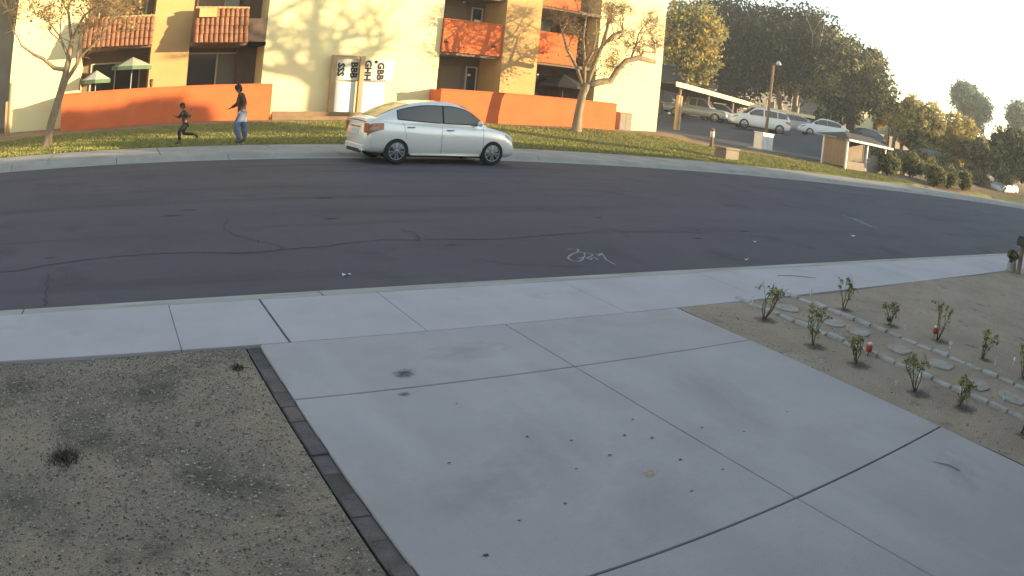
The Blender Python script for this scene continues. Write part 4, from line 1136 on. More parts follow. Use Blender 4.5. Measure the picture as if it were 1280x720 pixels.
def person(root, J, s, cloth, hair_len=.0):
    """J: joints in metres (facing -x); s: size factor for the thickness"""
    N, E = {}, []
    V3 = lambda k: Vector(J[k])
    N['pelvis'] = (V3('pelvis'), .115 * s); N['waist'] = (V3('pelvis').lerp(V3('chest'), .45), .105 * s); N['chest'] = (V3('chest'), .125 * s); N['neck'] = (V3('neck'), .05 * s)
    hd = V3('head'); up = (hd - V3('neck')).normalized(); fw = Vector(J.get('face', (-1, 0, 0))).normalized()
    N['jaw'] = (hd - up * .055 * s + fw * .012 * s, .066 * s); N['skull'] = (hd + up * .025 * s, .088 * s); N['crown'] = (hd + up * .085 * s - fw * .01, .06 * s)
    N['nose'] = (hd - up * .015 * s + fw * .10 * s, .014 * s)
    E += [('pelvis', 'waist'), ('waist', 'chest'), ('chest', 'neck'), ('neck', 'jaw'), ('jaw', 'skull'), ('skull', 'crown'), ('skull', 'nose')]
    for d in 'LR':
        sh, el, wr_, hip, kn, an, toe = (V3(k + d) for k in ('sh', 'el', 'wr', 'hip', 'kn', 'an', 'toe'))
        N['sh' + d] = (sh, .058 * s); N['el' + d] = (el, .042 * s); N['wr' + d] = (wr_, .027 * s)
        fd = (wr_ - el).normalized(); sd = fd.cross(Vector((0, 0, 1))); sd = sd.normalized() if sd.length > .1 else Vector((0, 1, 0)); nm = sd.cross(fd)
        N['palm' + d] = (wr_ + fd * .055 * s, .030 * s)
        E += [('chest', 'sh' + d), ('sh' + d, 'el' + d), ('el' + d, 'wr' + d), ('wr' + d, 'palm' + d)]
        for k, (o_, L) in enumerate(((-.027, .055), (-.009, .068), (.009, .063), (.026, .048))):
            a = wr_ + fd * .085 * s + sd * o_ * s; b = a + (fd * .85 + nm * .3) * L * .55 * s; c = b + (fd * .5 + nm * .75) * L * .5 * s
            for j, (p, r) in enumerate(((a, .0095), (b, .0085), (c, .007))): N[f'f{k}{j}{d}'] = (p, r * s)
            E += [('palm' + d, f'f{k}0{d}'), (f'f{k}0{d}', f'f{k}1{d}'), (f'f{k}1{d}', f'f{k}2{d}')]
        a = wr_ + fd * .045 * s + sd * -.036 * s; b = a + (fd * .6 - sd * .6 + nm * .2) * .045 * s
        N['t0' + d] = (a, .011 * s); N['t1' + d] = (b, .009 * s); E += [('palm' + d, 't0' + d), ('t0' + d, 't1' + d)]
        N['hip' + d] = (hip, .088 * s); N['kn' + d] = (kn, .056 * s); N['an' + d] = (an, .038 * s); N['toe' + d] = (toe, .03 * s)
        E += [('pelvis', 'hip' + d), ('hip' + d, 'kn' + d), ('kn' + d, 'an' + d), ('an' + d, 'toe' + d)]
    skin_mesh('body', N, E, M['skin'], root, 1)
    # clothes follow the same bones, a little wider
    T = {k: (N[k][0], N[k][1] * 1.22) for k in ('pelvis', 'waist', 'chest')}; T = {k: (v[0], v[1] * cloth.get('bulk', 1.0)) for k, v in T.items()}; T['pelvis'] = (N['pelvis'][0] - Vector((0, 0, .05)) * s, .15 * s)
    T['collar'] = (V3('neck') - (V3('neck') - V3('chest')) * .25, .062 * s); TE = [('pelvis', 'waist'), ('waist', 'chest'), ('chest', 'collar')]
    for d in 'LR':
        T['sh' + d] = (N['sh' + d][0], .085 * s); T['el' + d] = (N['el' + d][0], .07 * s); T['cuff' + d] = (N['el' + d][0].lerp(N['wr' + d][0], cloth.get('sleeve', .95)), .042 * s)
        TE += [('chest', 'sh' + d), ('sh' + d, 'el' + d), ('el' + d, 'cuff' + d)]
    skin_mesh('jacket', T, TE, M[cloth['top']], root, 2)
    bag = cloth.get('bag', 1.25)
    P = {'pelvis': (V3('pelvis') + Vector((0, 0, .03)), .128 * s)}; PE = []
    for d in 'LR':
        hip, kn, an = V3('hip' + d), V3('kn' + d), V3('an' + d)
        P['hip' + d] = (hip, .098 * s * (1 + (bag - 1) * .4)); P['th' + d] = (hip.lerp(kn, .5), .083 * s * bag); P['kn' + d] = (kn, .064 * s * bag); P['sn' + d] = (kn.lerp(an, .5), .058 * s * bag); P['hem' + d] = (kn.lerp(an, .93), .052 * s * bag)
        PE += [('pelvis', 'hip' + d), ('hip' + d, 'th' + d), ('th' + d, 'kn' + d), ('kn' + d, 'sn' + d), ('sn' + d, 'hem' + d)]
    skin_mesh('trousers', P, PE, M[cloth['legs']], root, 2)
    for d in 'LR':
        an, toe = V3('an' + d), V3('toe' + d); f = (toe - an).normalized()
        skin_mesh('shoe', {'heel': (an - Vector((0, 0, .02)) - f * .03, .05 * s), 'mid': (an.lerp(toe, .55), .047 * s), 'toe': (toe + f * .03, .036 * s)}, [('heel', 'mid'), ('mid', 'toe')], M[cloth['shoe']], root, 2)
    hb = MB(); c_ = hd + up * .045 * s - fw * .022 * s; hb.blob(tuple(c_), (.112 * s, .098 * s, .098 * s), 3, .06, 14, 9)
    c_ = hd - up * .03 * s - fw * .06 * s; hb.blob(tuple(c_), (.06 * s, .085 * s, .085 * s), 4, .05, 12, 8); hb.build('hair', M['hair'], root)
    sd = up.cross(fw).normalized()
    for q in (-1, 1):
        mb = MB(); mb.blob(tuple(hd + up * .012 * s + fw * .083 * s + sd * q * .032 * s), (.008, .011, .008), 1, 0, 8, 5); mb.build('eye', M['black'], root)
        mb = MB(); mb.blob(tuple(hd - up * .01 * s - fw * .01 + sd * q * .09 * s), (.02, .012, .03), 1, .05, 8, 5); mb.build('ear', M['skin'], root)
    mb = MB(); mb.blob(tuple(hd - up * .06 * s + fw * .082 * s), (.008, .02, .006), 1, 0, 8, 5); mb.build('mouth', M['red'], root)

az = TZ(3.75, 21.15)
adult = empty('person', (3.75, 21.15, az), 0, 'person in brown jacket and loose blue jeans walking left on the lawn', 'person')
person(adult, dict(pelvis=(.02, 0, .92), chest=(-.05, 0, 1.27), neck=(-.09, 0, 1.45), head=(-.16, 0, 1.57), face=(-1, -.15, -.15),
       shL=(-.05, -.17, 1.385), elL=(.05, -.25, 1.13), wrL=(-.10, -.24, .93), shR=(-.05, .17, 1.385), elR=(-.10, .25, 1.12), wrR=(-.30, .20, 1.02),
       hipL=(.02, -.085, .88), knL=(-.16, -.10, .50), anL=(-.03, -.10, .10), toeL=(-.19, -.11, .035), hipR=(.02, .085, .88), knR=(.12, .10, .48), anR=(.17, .10, .12), toeR=(.02, .11, .035)),
       1.0, dict(top='jacket', legs='jeans', shoe='shoe', bag=1.6, bulk=1.12))
az = TZ(2.0, 21.35)
kid = empty('person', (2.0, 21.35, az), 0, 'smaller person in dark clothes running left with one leg kicked back', 'person')
person(kid, dict(pelvis=(.10, 0, .60), chest=(.02, 0, .84), neck=(-.0, 0, .975), head=(-.05, 0, 1.09), face=(-1, -.1, -.1),
       shL=(.02, -.125, .925), elL=(.20, -.17, .78), wrL=(.22, -.16, .94), shR=(.02, .125, .925), elR=(-.10, .17, .76), wrR=(-.22, .10, .80),
       hipL=(.09, -.06, .57), knL=(-.11, -.07, .36), anL=(-.06, -.07, .08), toeL=(-.17, -.07, .03), hipR=(.10, .06, .57), knR=(.04, .07, .30), anR=(.42, .07, .27), toeR=(.50, .07, .17)),
       .74, dict(top='shirt', legs='trousers', shoe='shoe_b', bag=1.15, sleeve=.55))

# ------------------------------------------------------------------ things at the right, across the street
def at(az, D, z=None):
    a = math.radians(az); x, y = D * math.sin(a), D * math.cos(a)
    return (x, y, TZ(x, y) if z is None else z)
# carports: roof slab with fascia on posts
def carport(label, A, B, za, zb, depth, posts, fas=.42, lower=None, group='carports over the lot'):
    ax, ay = A; bx_, by_ = B
    u = Vector((bx_ - ax, by_ - ay, 0)); L = u.length; u.normalize(); v = Vector((-u.y, u.x, 0))
    c = empty('carport', (ax, ay, TZ(ax, ay)), 0, label, 'carport', group)
    def P(s, t, z): return (ax + u.x * s + v.x * t, ay + u.y * s + v.y * t, z)
    zz = lambda s: za + (zb - za) * s / L
    mb = MB(); vs = [P(s, t, zz(s) - (.0 if t < 1 else .15) + q) for q in (-.14, .0) for (s, t) in ((0, .06), (L, .06), (L, depth), (0, depth))]
    mb.add(vs, [(3, 2, 1, 0), (4, 5, 6, 7), (0, 1, 5, 4), (1, 2, 6, 5), (2, 3, 7, 6), (3, 0, 4, 7)]); mb.build('roof', M['roof_dark'], c, True)
    nseg = max(1, int(L / 4.5))
    for i in range(nseg):
        s0, s1 = L * i / nseg + .015, L * (i + 1) / nseg - .015
        mb = MB(); vs = [P(s, t, zz(s) + q) for q in (-fas, .05) for (s, t) in ((s0, 0), (s1, 0), (s1, .055), (s0, .055))]
        mb.add(vs, [(3, 2, 1, 0), (4, 5, 6, 7), (0, 1, 5, 4), (1, 2, 6, 5), (2, 3, 7, 6), (3, 0, 4, 7)]); mb.build('fascia', M['pale_stucco'], c, True)
    for s in posts:
        for t in (.5, depth - .4):
            p = P(s, t, 0); mb = MB(); zt = zz(s) - .15 - (.1 if t > 1 else 0)
            mb.bbox(p[0] - .09, p[0] + .09, p[1] - .09, p[1] + .09, TZ(p[0], p[1]) - .2, zt, .01); mb.build('post', M['wood'], c, True)
    return c
carport('long carport with sunlit fascia behind the white sport utility vehicle', (36.6, 39.6), (52.3, 44.3), 3.98, 3.50, 5.2, [1.5, 6, 10.5, 15], .30)
carport('shaded carport right of the lamp post below the dark trees', (52.8, 44.2), (52.9 + 2.4, 40.6), 3.5, 3.5, 4.5, [1, 3.4], .22)
# tan posts in front of the lot
p = (34.8, 37.2)
tp = empty('carport_post', (34.4, 36.8, TZ(34.4, 36.8)), 0, 'thick tan timber post beside the yellow building corner', 'post')
mb = MB(); mb.bbox(34.25, 34.43, 36.7, 36.95, .3, 3.0, .02); mb.build('post', M['post_tan'], tp, True)
mb = MB(); mb.bbox(34.50, 34.70, 36.75, 36.95, .3, 2.95, .02); mb.build('post', M['post_tan'], tp, True)
# parking lot lamp on a timber pole
x, y, z = at(50.0, 50.5)
lp = empty('lamp_post', (x, y, z), 0, 'tall timber lamp post behind the bright white cabinet', 'lamp post')
mb = MB(); mb.tube([(x - .12, y, z - .2), (x + .02, y, z + 2.5), (x + .14, y, z + 5.2)], [.11, .10, .085], 10); mb.build('pole', M['wood'], lp, True)
mb = MB(); mb.tube([(x + .13, y, z + 5.1), (x + .18, y - .05, z + 5.35), (x + .42, y - .2, z + 5.42)], .04, 6); mb.build('arm', M['darkmetal'], lp, True)
mb = MB(); mb.lathe([(.05, .22), (.12, .16), (.21, .02), (.19, -.05), (.08, -.09)], (x + .42, y - .2, z + 5.32), 'z', 12); mb.build('lamp_head', M['steel'], lp, True)
# white utility cabinet
x, y, z = at(49.75, 46.0)
wc = empty('utility_cabinet', (x + .5, y + .35, z), 0, 'bright white utility cabinet at the lawn edge before the lot', 'cabinet')
mb = MB(); mb.bbox(x, x + 1.08, y, y + .72, z + .06, z + 1.02, .02); mb.build('body', M['white'], wc, True)
mb = MB(); mb.bbox(x - .03, x + 1.11, y - .03, y + .75, z + 1.022, z + 1.08, .01); mb.build('lid', M['white'], wc, True)
mb = MB(); mb.box(x + .05, x + .52, y - .016, y - .001, z + .12, z + .96); mb.box(x + .56, x + 1.03, y - .016, y - .001, z + .12, z + .96); mb.build('door', M['white'], wc, True)
mb = MB(); mb.bbox(x - .25, x + 1.5, y - .3, y + 1.0, z - .2, z + .055, .02); mb.build('pad', M['concrete_far'], wc, True)
mb = MB(); mb.tube([(x + .50, y - .02, z + .5), (x + .50, y - .05, z + .52), (x + .50, y - .05, z + .62)], .012, 5); mb.build('handle', M['steel'], wc, True)
# path light bollard
x, y, z = at(45.85, 40.0)
bl = empty('bollard', (x, y, z), 0, 'short bollard with white lit head on the bare earth', 'bollard')
mb = MB(); mb.lathe([(.10, -.1), (.10, .5), (.085, .52)], (x, y, z), 'z', 10); mb.build('post', M['wood'], bl, True)
mb = MB(); mb.lathe([(.085, .521), (.12, .54), (.12, .84), (.09, .86)], (x, y, z), 'z', 12); mb.build('lens', M['white'], bl, True)
mb = MB(); mb.lathe([(.13, .861), (.12, .95), (.03, 1.02)], (x, y, z), 'z', 12); mb.build('cap', M['wood'], bl, True)
# low block by the walk
x, y, z = at(47.5, 33.6)
vb = empty('utility_vault', (x, y, z), 0, 'low brownish concrete vault box on grass beside the far sidewalk', 'utility box')
mb = MB(); mb.bbox(x - .55, x + .42, y - .1, y + .6, z - .1, z + .44, .06); mb.build('body', M['block'], vb, True)
mb = MB(); mb.bbox(x - .59, x + .46, y - .14, y + .64, z + .442, z + .51, .03); mb.build('lid', M['block'], vb, True)
# roofed trash enclosure
te = empty('trash_enclosure', (38.9, 25.2, TZ(38.9, 25.2)), 0, 'roofed trash enclosure with tan side panels and white posts', 'enclosure')
X0, X1, Y0, Y1 = 36.65, 41.4, 24.25, 26.05
zb = .22
for (px_, py_) in ((X0, Y0), (X0, Y1), (X1, Y0), (X1, Y1), ((X0 + X1) / 2, Y0)):
    mb = MB(); mb.bbox(px_ - .06, px_ + .06, py_ - .06, py_ + .06, zb - .3, 1.98, .01)
    mb.build('post', M['white'] if py_ == Y0 or px_ == X0 else M['wood'], te, True)
for i in range(6):
    a = Y0 + .07 + (Y1 - Y0 - .14) * i / 6; b = a + (Y1 - Y0 - .14) / 6 - .012
    mb = MB(); mb.box(X0 - .02, X0 + .02, a, b, zb + .16, 1.95); mb.build('panel', M['tanpanel'], te, True)
mb = MB(); mb.box(X0 + .07, X1 - .07, Y1 - .03, Y1 + .03, zb, 1.9); mb.build('back_panel', M['block'], te, True)
mb = MB(); mb.bbox(X0 + .1, X1 - .1, Y0 - .05, Y0 + .05, zb - .2, .75, .02); mb.build('front_wall', M['block'], te, True)
mb = MB(); vs = [(X0 - .25, Y0 - .25, 2.02), (X1 + .6, Y0 - .25, 2.02), (X1 + .6, Y1 + .6, 2.02), (X0 - .25, Y1 + .6, 2.02), (X0 + .9, (Y0 + Y1) / 2, 2.42), (X1 - .6, (Y0 + Y1) / 2, 2.42)]
mb.add(vs, [(3, 2, 1, 0), (0, 1, 5, 4), (1, 2, 5), (2, 3, 4, 5), (3, 0, 4)]); mb.build('roof', M['roof_dark'], te, True)
mb = MB(); mb.box(X0 - .25, X1 + .6, Y0 - .29, Y0 - .253, 1.93, 2.05); mb.build('fascia', M['white'], te, True)
# walls and buildings beyond
def simple_building(label, x0, x1, y0, y1, z0, z1, m, wins=(), roof=None, cat='building', over=.4, zroof=None):
    b = empty('far_building', ((x0 + x1) / 2, (y0 + y1) / 2, z0), 0, label, cat)
    mb = MB(); mb.box(x0, x1, y0, y1, z0 - 1, z1); mb.build('wall', M[m], b, True)
    if roof:
        mb = MB(); zr = zroof or z1 + 1.2; ym = (y0 + y1) / 2
        mb.add([(x0 - over, y0 - over, z1 + .004), (x1 + over, y0 - over, z1 + .004), (x1 + over, y1 + over, z1 + .004), (x0 - over, y1 + over, z1 + .004), (x0 + 1, ym, zr), (x1 - 1, ym, zr)],
               [(3, 2, 1, 0), (0, 1, 5, 4), (1, 2, 5), (2, 3, 4, 5), (3, 0, 4)]); mb.build('roof', M[roof], b, True)
    for (wx0, wx1, wz0, wz1) in wins:
        mb = MB(); mb.box(wx0, wx1, y0 - .05, y0 - .002, wz0, wz0 + .08); mb.box(wx0, wx1, y0 - .05, y0 - .002, wz1 - .08, wz1)
        mb.box(wx0, wx0 + .08, y0 - .05, y0 - .002, wz0 + .08, wz1 - .08); mb.box(wx1 - .08, wx1, y0 - .05, y0 - .002, wz0 + .08, wz1 - .08)
        w_ = mb.build('window', M['frame'], b, True)
        mb = MB(); mb.box(wx0 + .08, wx1 - .08, y0 - .03, y0 - .004, wz0 + .08, wz1 - .08); mb.build('pane', M['pane'], w_, True)
    return b
simple_building('long grey stucco building shaded under the big dark trees', 52, 88, 60, 70, 1.5, 6.6, 'far_stucco', [(56 + 5 * i, 57.6 + 5 * i, 3.4, 5.0) for i in range(6)], 'roof_dark')
simple_building('sunlit yellow building glimpsed through the tree crowns', 83, 104, 56, 66, 2, 7.2, 'pale_stucco', [(86 + 5 * i, 87.5 + 5 * i, 4.2, 5.8) for i in range(4)], 'roof_grey')
simple_building('small grey building behind the trash enclosure and golden tree', 96, 112, 52, 58, 2, 7.5, 'far_stucco', [(98, 99.5, 4, 5.4), (103, 104.5, 4, 5.4)], 'roof_dark')
simple_building('pale building low behind the trees at the right edge', 118, 150, 44, 56, 2, 5.5, 'pale_stucco', [(122 + 6 * i, 124 + 6 * i, 3.2, 4.6) for i in range(4)], 'roof_grey')
lwll = empty('block_wall', (66, 47, 2.0), 0, 'long low tan block wall behind the parked white sedans', 'wall')
for i in range(14):
    mb = MB(); mb.bbox(57 + i * 1.6, 58.58 + i * 1.6, 46.9 - i * .3, 47.1 - i * .3, .5, 3.45, .01); mb.build('wall_panel', M['block'], lwll, True)
sl = empty('garden_wall', (45.2, 26.4, .4), 0, 'short weathered block wall between clipped bushes at right', 'wall')
for i in range(5):
    mb = MB(); mb.bbox(43.2 + i * .82, 43.98 + i * .82, 26.3 - i * .25, 26.5 - i * .25, .0, 1.25 - .06 * (i % 2), .03); mb.build('wall_panel', M['block'], sl, True)
# hedge bushes
def bush(label, x, y, r, h, seed, mats=('leaf_hedge', 'leaf_mid', 'leaf_dark'), n=4200, name='clipped_bush', group='clipped bushes by the lot entrance'):
    z = TZ(x, y)
    b = empty(name, (x, y, z), 0, label, 'bush', group)
    mb = MB(); rr = random.Random(seed)
    for k in range(5):
        mb.tube([(0, 0, -.05), (rr.uniform(-.3, .3) * r, rr.uniform(-.3, .3) * r, h * .35), (rr.uniform(-.6, .6) * r, rr.uniform(-.6, .6) * r, h * .75)], [.05, .035, .015], 4)
    mb.build('stem', M['bark_dark'], b)
    leaf_cloud('foliage', [(0, 0, h * .54, r * .86, r * .86, h * .44), (r * .2, -r * .1, h * .45, r * .8, r * .8, h * .38)], n, .12, list(mats), b, [.5, .3, .2], per=14, sig=.17, seed=seed, fill=.38)
    return b
bush('loose bush growing inside the trash enclosure front', 40.9, 23.6, .85, 1.45, 1)
bush('first clipped bush left of the short block wall', 46.6, 27.6, 1.0, 1.6, 2)
bush('large rounded bush before the short block wall', 46.0, 24.6, 1.15, 1.75, 3, n=6000)
bush('rounded bush nearest the far sidewalk in the middle of the row', 45.3, 22.1, .95, 1.62, 4, n=5000)
bush('tall narrow bush second from the right in the row', 47.3, 21.9, .85, 1.62, 5)
bush('rightmost bush of the row beside the lit grass', 49.6, 21.6, .8, 1.5, 6)
bush('dark shrub behind the clipped row below the golden tree', 53.5, 27.5, 1.3, 1.9, 7, n=4500)
bush('dark shrub under the golden trees at right', 60.0, 28.3, 1.5, 2.0, 8, n=4500)
bush('low shrub on the bank beyond the lit grass', 66.0, 27.0, 1.3, 1.4, 9)
bush('brown low shrub at the far right below the dark tree', 73.0, 26.8, 1.4, 1.3, 10)
# trees beyond
def tree(label, az, D, zc, rx, rz, ells, mats, n, trunk_r, seed, probs=None, bark='bark_dark', size=.26, per=22, ntr=1, name='leafy_tree', group=None, fill=.5, sig=.34, zbase=None):
    x, y, z = at(az, D, zbase)
    t = empty(name, (x, y, z), 0, label, 'tree', group)
    rr = random.Random(seed); mb = MB(); tips = []
    for k in range(ntr):
        ox, oy = rr.uniform(-.35, .35) * rx * (ntr > 1), rr.uniform(-.3, .3) * rx * (ntr > 1)
        h = zc - z - rz * .45
        mb.tube([(ox * .4, oy * .4, -.3), (ox * .6, oy * .6, h * .4), (ox, oy, h)], [trunk_r * 1.3, trunk_r, trunk_r * .8], 7, cap=False)
        for q in range(5):
            d = Vector((rr.uniform(-1, 1), rr.uniform(-1, 1), rr.uniform(.5, 1.3))).normalized()
            grow(mb, (ox, oy, h * rr.uniform(.75, 1)), d, rx * .7, trunk_r * .45, 2, rr, tips, 5, .1, .6, .65)
    mb.build('trunk', M[bark], t)
    C = [(e[0] * rx, e[1] * rx, zc - z + e[2] * rz, e[3] * rx, e[3] * rx, e[4] * rz) for e in ells]
    leaf_cloud('crown', C, n, size, mats, t, probs, per=per, sig=sig * .55, seed=seed, fill=fill)
    return t
def lumps(k, seed, spread=.62, r0=.34, r1=.52):
    rr = random.Random(seed); out = [(0, 0, 0, .6, .6)]
    for i in range(k):
        a = 2 * PI * i / k + rr.uniform(-.3, .3); q = spread * rr.uniform(.7, 1.05); e = rr.uniform(-.75, .75)
        r_ = rr.uniform(r0, r1)
        out.append((math.cos(a) * q * math.sqrt(1 - e * e * .6), math.sin(a) * q * math.sqrt(1 - e * e * .6), e * .65, r_, r_))
    return out
GT = 'big trees behind the lot'
tree('tall olive green tree right behind the yellow building corner', 43.4, 62, 8.0, 2.7, 5.4, lumps(11, 2), ['leaf_olive', 'leaf_mid', 'leaf_gold'], 16000, .22, 2, [.5, .3, .2], group=GT)
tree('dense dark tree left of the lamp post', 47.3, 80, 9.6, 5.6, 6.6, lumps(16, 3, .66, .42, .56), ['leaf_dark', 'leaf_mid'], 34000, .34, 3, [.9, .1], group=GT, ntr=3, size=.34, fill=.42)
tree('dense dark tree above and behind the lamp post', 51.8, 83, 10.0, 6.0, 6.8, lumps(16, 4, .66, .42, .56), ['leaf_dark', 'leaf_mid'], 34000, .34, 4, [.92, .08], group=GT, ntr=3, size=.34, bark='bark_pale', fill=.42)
tree('dark green tree with sunlit right side before the yellow building', 56.6, 76, 8.1, 4.9, 5.0, lumps(15, 5, .66, .4, .55), ['leaf_mid', 'leaf_dark', 'leaf_olive'], 26000, .28, 5, [.4, .45, .15], group=GT, ntr=2, size=.32, fill=.42)
tree('small golden tree between dark tree and round golden tree', 59.8, 84, 5.6, 2.2, 2.2, lumps(7, 6), ['leaf_gold', 'leaf_olive'], 5000, .14, 6, [.6, .4], group=GT, size=.28)
tree('round golden tree over the trash enclosure roof end', 62.1, 74, 5.1, 3.0, 3.1, lumps(12, 7, .62, .42, .55), ['leaf_olive', 'leaf_gold', 'leaf_mid'], 18000, .2, 7, [.5, .3, .2], group=GT, size=.27, fill=.42)
tree('second golden tree right of the round golden tree', 65.2, 80, 4.9, 2.9, 3.1, lumps(12, 8, .62, .42, .55), ['leaf_gold', 'leaf_olive'], 16000, .2, 8, [.5, .5], group=GT, size=.27, fill=.42)
tree('smaller olive tree left of the dark rightmost tree', 67.7, 78, 3.6, 2.3, 2.5, lumps(10, 9, .62, .42, .55), ['leaf_olive', 'leaf_mid'], 11000, .16, 9, [.55, .45], group=GT, size=.27, fill=.42)
tree('dark rightmost tree with tall narrow crown', 70.4, 74, 4.1, 2.7, 3.4, lumps(10, 10, .62, .42, .55), ['leaf_mid', 'leaf_olive', 'leaf_dark'], 15000, .2, 10, [.6, .25, .15], group=GT, size=.27, fill=.42)
tree('tall pale eucalyptus leaning left above the golden trees', 66.6, 128, 12.4, 6.2, 4.6, [(-.55, 0, .35, .40, .42), (-.15, .1, .25, .5, .5), (.3, 0, -.05, .5, .55), (.75, 0, .12, .4, .45), (.1, 0, -.6, .35, .4)], ['leaf_euc', 'leaf_mid'], 17000, .3, 11, [.85, .15], 'bark_pale', .44, 22, 2, group=GT, fill=.42)
tree('pale eucalyptus at the right edge of the sky', 71.4, 130, 11.6, 7.0, 5.8, [(-.5, 0, .2, .4, .42), (.0, .1, .25, .45, .45), (.45, 0, .1, .5, .5), (-.2, 0, -.35, .4, .45), (.3, 0, -.5, .4, .4)], ['leaf_euc', 'leaf_mid'], 17000, .3, 12, [.85, .15], 'bark_pale', .44, 22, 2, group=GT, fill=.42)
tree('pale far tree low behind the dark rightmost tree', 74.0, 120, 7.0, 6.0, 5.0, lumps(9, 13), ['leaf_euc', 'leaf_mid'], 10000, .3, 13, [.6, .4], size=.4, group=GT)
tree('dark broad tree filling the gap below the eucalyptus', 68.9, 105, 4.2, 6.0, 3.0, lumps(12, 14), ['leaf_mid', 'leaf_dark', 'leaf_olive'], 14000, .25, 14, [.4, .3, .3], size=.36, group=GT)
tree('low dark tree behind the second golden tree', 63.6, 108, 5.0, 5.6, 3.0, lumps(12, 15), ['leaf_mid', 'leaf_dark'], 12000, .25, 15, [.5, .5], size=.36, group=GT)
# ------------------------------------------------------------------ small plants and markers in the near right yard
def rose(label, x, y, h, w, seed, bare=False):
    z = bed_z(x, y)
    r = empty('rose_bush', (x, y, z), R.uniform(0, 6), label, 'rose bush', 'young rose bushes along the garden path')
    rr = random.Random(seed)
    mb = MB(); tips = []
    for k in range(5):
        a = rr.uniform(0, 6.28); d = Vector((math.cos(a) * rr.uniform(.2, .6), math.sin(a) * rr.uniform(.2, .6), 1)).normalized()
        grow(mb, (0, 0, -.02), d, h * rr.uniform(.4, .6), .0065, 2, rr, tips, 4, .25, .5, .75, (2, 2))
    mb.build('stem', M['bark_dark'], r)
    tp = np.array([(t.x, t.y, t.z) for t in tips])
    cl = [(t[0], t[1], max(.05, min(t[2], h)), w * .14, w * .14, w * .13) for t in tp]
    leaf_cloud('foliage', cl, 230, .026, ['leaf_rose', 'leaf_mid', 'leaf_olive'], r, [.5, .25, .25], per=5, sig=.5, seed=seed, fill=.7)
    return r
rl = ['rose bush nearest the sidewalk in the row beside the driveway', 'second rose bush from the sidewalk beside the driveway row of pavers', 'short rose bush left of the red garden light at the near pavers',
      'fourth rose bush from the sidewalk in the row beside the driveway', 'fifth rose bush from the sidewalk in the row beside the driveway', 'rose bush nearest the camera at the right edge of the picture',
      'rose bush nearest the sidewalk on the far side of the path', 'rose bush with a small white and navy marker on the far side of the path', 'thin upright rose bush with a red garden light on the far side of the path',
      'fourth rose bush from the sidewalk on the far side of the path', 'rose bush cut by the right edge on the far side of the path']
for i, (x, y, h, w) in enumerate([(5.98, 4.70, .40, .30), (5.86, 3.91, .33, .30), (5.86, 3.36, .25, .26), (5.81, 2.61, .33, .28), (5.91, 2.15, .30, .28), (5.93, 1.43, .36, .34),
                                  (7.52, 4.67, .37, .32), (7.59, 3.99, .29, .26), (7.71, 3.33, .38, .2), (7.70, 2.66, .38, .26), (7.64, 2.04, .34, .3)]):
    o = rose(rl[i], x, y, h * (.8, 1.0, .9, .95, .75, 1.0, .95, .85, 1.05, .8, .95)[i], w * (.95, .8, .75, .9, 1.0, .9, .7, .85, .7, .95, .8)[i], 20 + i)
    o.rotation_euler = (R.uniform(-.15, .15), R.uniform(-.15, .15), R.uniform(0, 6))
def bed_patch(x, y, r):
    soft_decal('dark_patch', (x, y), r, M['patch_dark'], bd, bed_z, .8, 0, .004)
def stake(label, x, y, h, kind='white'):
    z = bed_z(x, y)
    s = empty('plant_tag' if kind != 'red' else 'garden_light', (x, y, z), R.uniform(-1, 1), label, 'plant tag' if kind != 'red' else 'garden light', 'white plant tags in the dirt bed' if kind == 'white' else None)
    if kind == 'red':
        mb = MB(); mb.tube([(0, 0, -.05), (0, 0, .05)], .006, 6); mb.build('stake', M['darkmetal'], s)
        mb = MB(); mb.lathe([(.022, .045), (.034, .055), (.034, .105), (.02, .115)], (0, 0, 0), 'z', 10); mb.build('globe', M['red'], s)
        mb = MB(); mb.lathe([(.026, .1152), (.026, .13), (.008, .14)], (0, 0, 0), 'z', 10); mb.build('cap', M['tagwhite'], s)
    else:
        mb = MB(); mb.tube([(0, 0, -.04), (0, 0, h * .7)], .004, 5); mb.build('stake', M['tagwhite'], s)
        mb = MB(); mb.bbox(-.02, .02, -.003, .003, h * .62, h, .002); mb.build('card', M['tagwhite'], s)
        if kind == 'navy':
            mb = MB(); mb.lathe([(.03, 0), (.035, .03), (.02, .06)], (0, 0, 0), 'z', 10); mb.build('base', M['navy'], s)
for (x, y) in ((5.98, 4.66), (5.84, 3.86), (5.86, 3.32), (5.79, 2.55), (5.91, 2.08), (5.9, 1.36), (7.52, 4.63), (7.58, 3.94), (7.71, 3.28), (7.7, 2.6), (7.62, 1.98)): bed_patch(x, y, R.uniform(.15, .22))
for (x, y, h, lab) in ((6.6, 4.52, .05, 'white plant tag beside the second rose bush at the path'), (6.75, 4.09, .06, 'white plant tag between stepping stones near the third rose bush'), (7.64, 3.79, .06, 'white plant tag behind the far pavers right of the navy marker'),
                       (7.55, 3.07, .09, 'white plant tag right of the thin upright rose bush'), (8.1, 2.80, .12, 'white plant tag behind the fourth far side rose bush'), (7.61, 2.44, .10, 'white plant tag at the far pavers left of the right edge'),
                       (7.95, 2.30, .10, 'white plant tag at the rose bush cut by the right edge'), (6.06, 2.72, .09, 'white plant tag beside the fourth driveway side rose bush'), (6.2, 2.28, .09, 'white plant tag beside the fifth driveway side rose bush'),
                       (6.56, 1.9, .09, 'white plant tag on the path near the right edge'), (5.74, 2.80, .05, 'low white plant tag left of the fourth driveway side rose bush'), (6.29, 5.15, .10, 'white plant tag at the sidewalk edge before the first rose bush'),
                       (7.5, 5.2, .10, 'white plant tag at the sidewalk edge beside the far pavers'), (6.38, 3.70, .09, 'white plant tag left of the red garden light at the near pavers')):
    stake(lab, x, y, h)
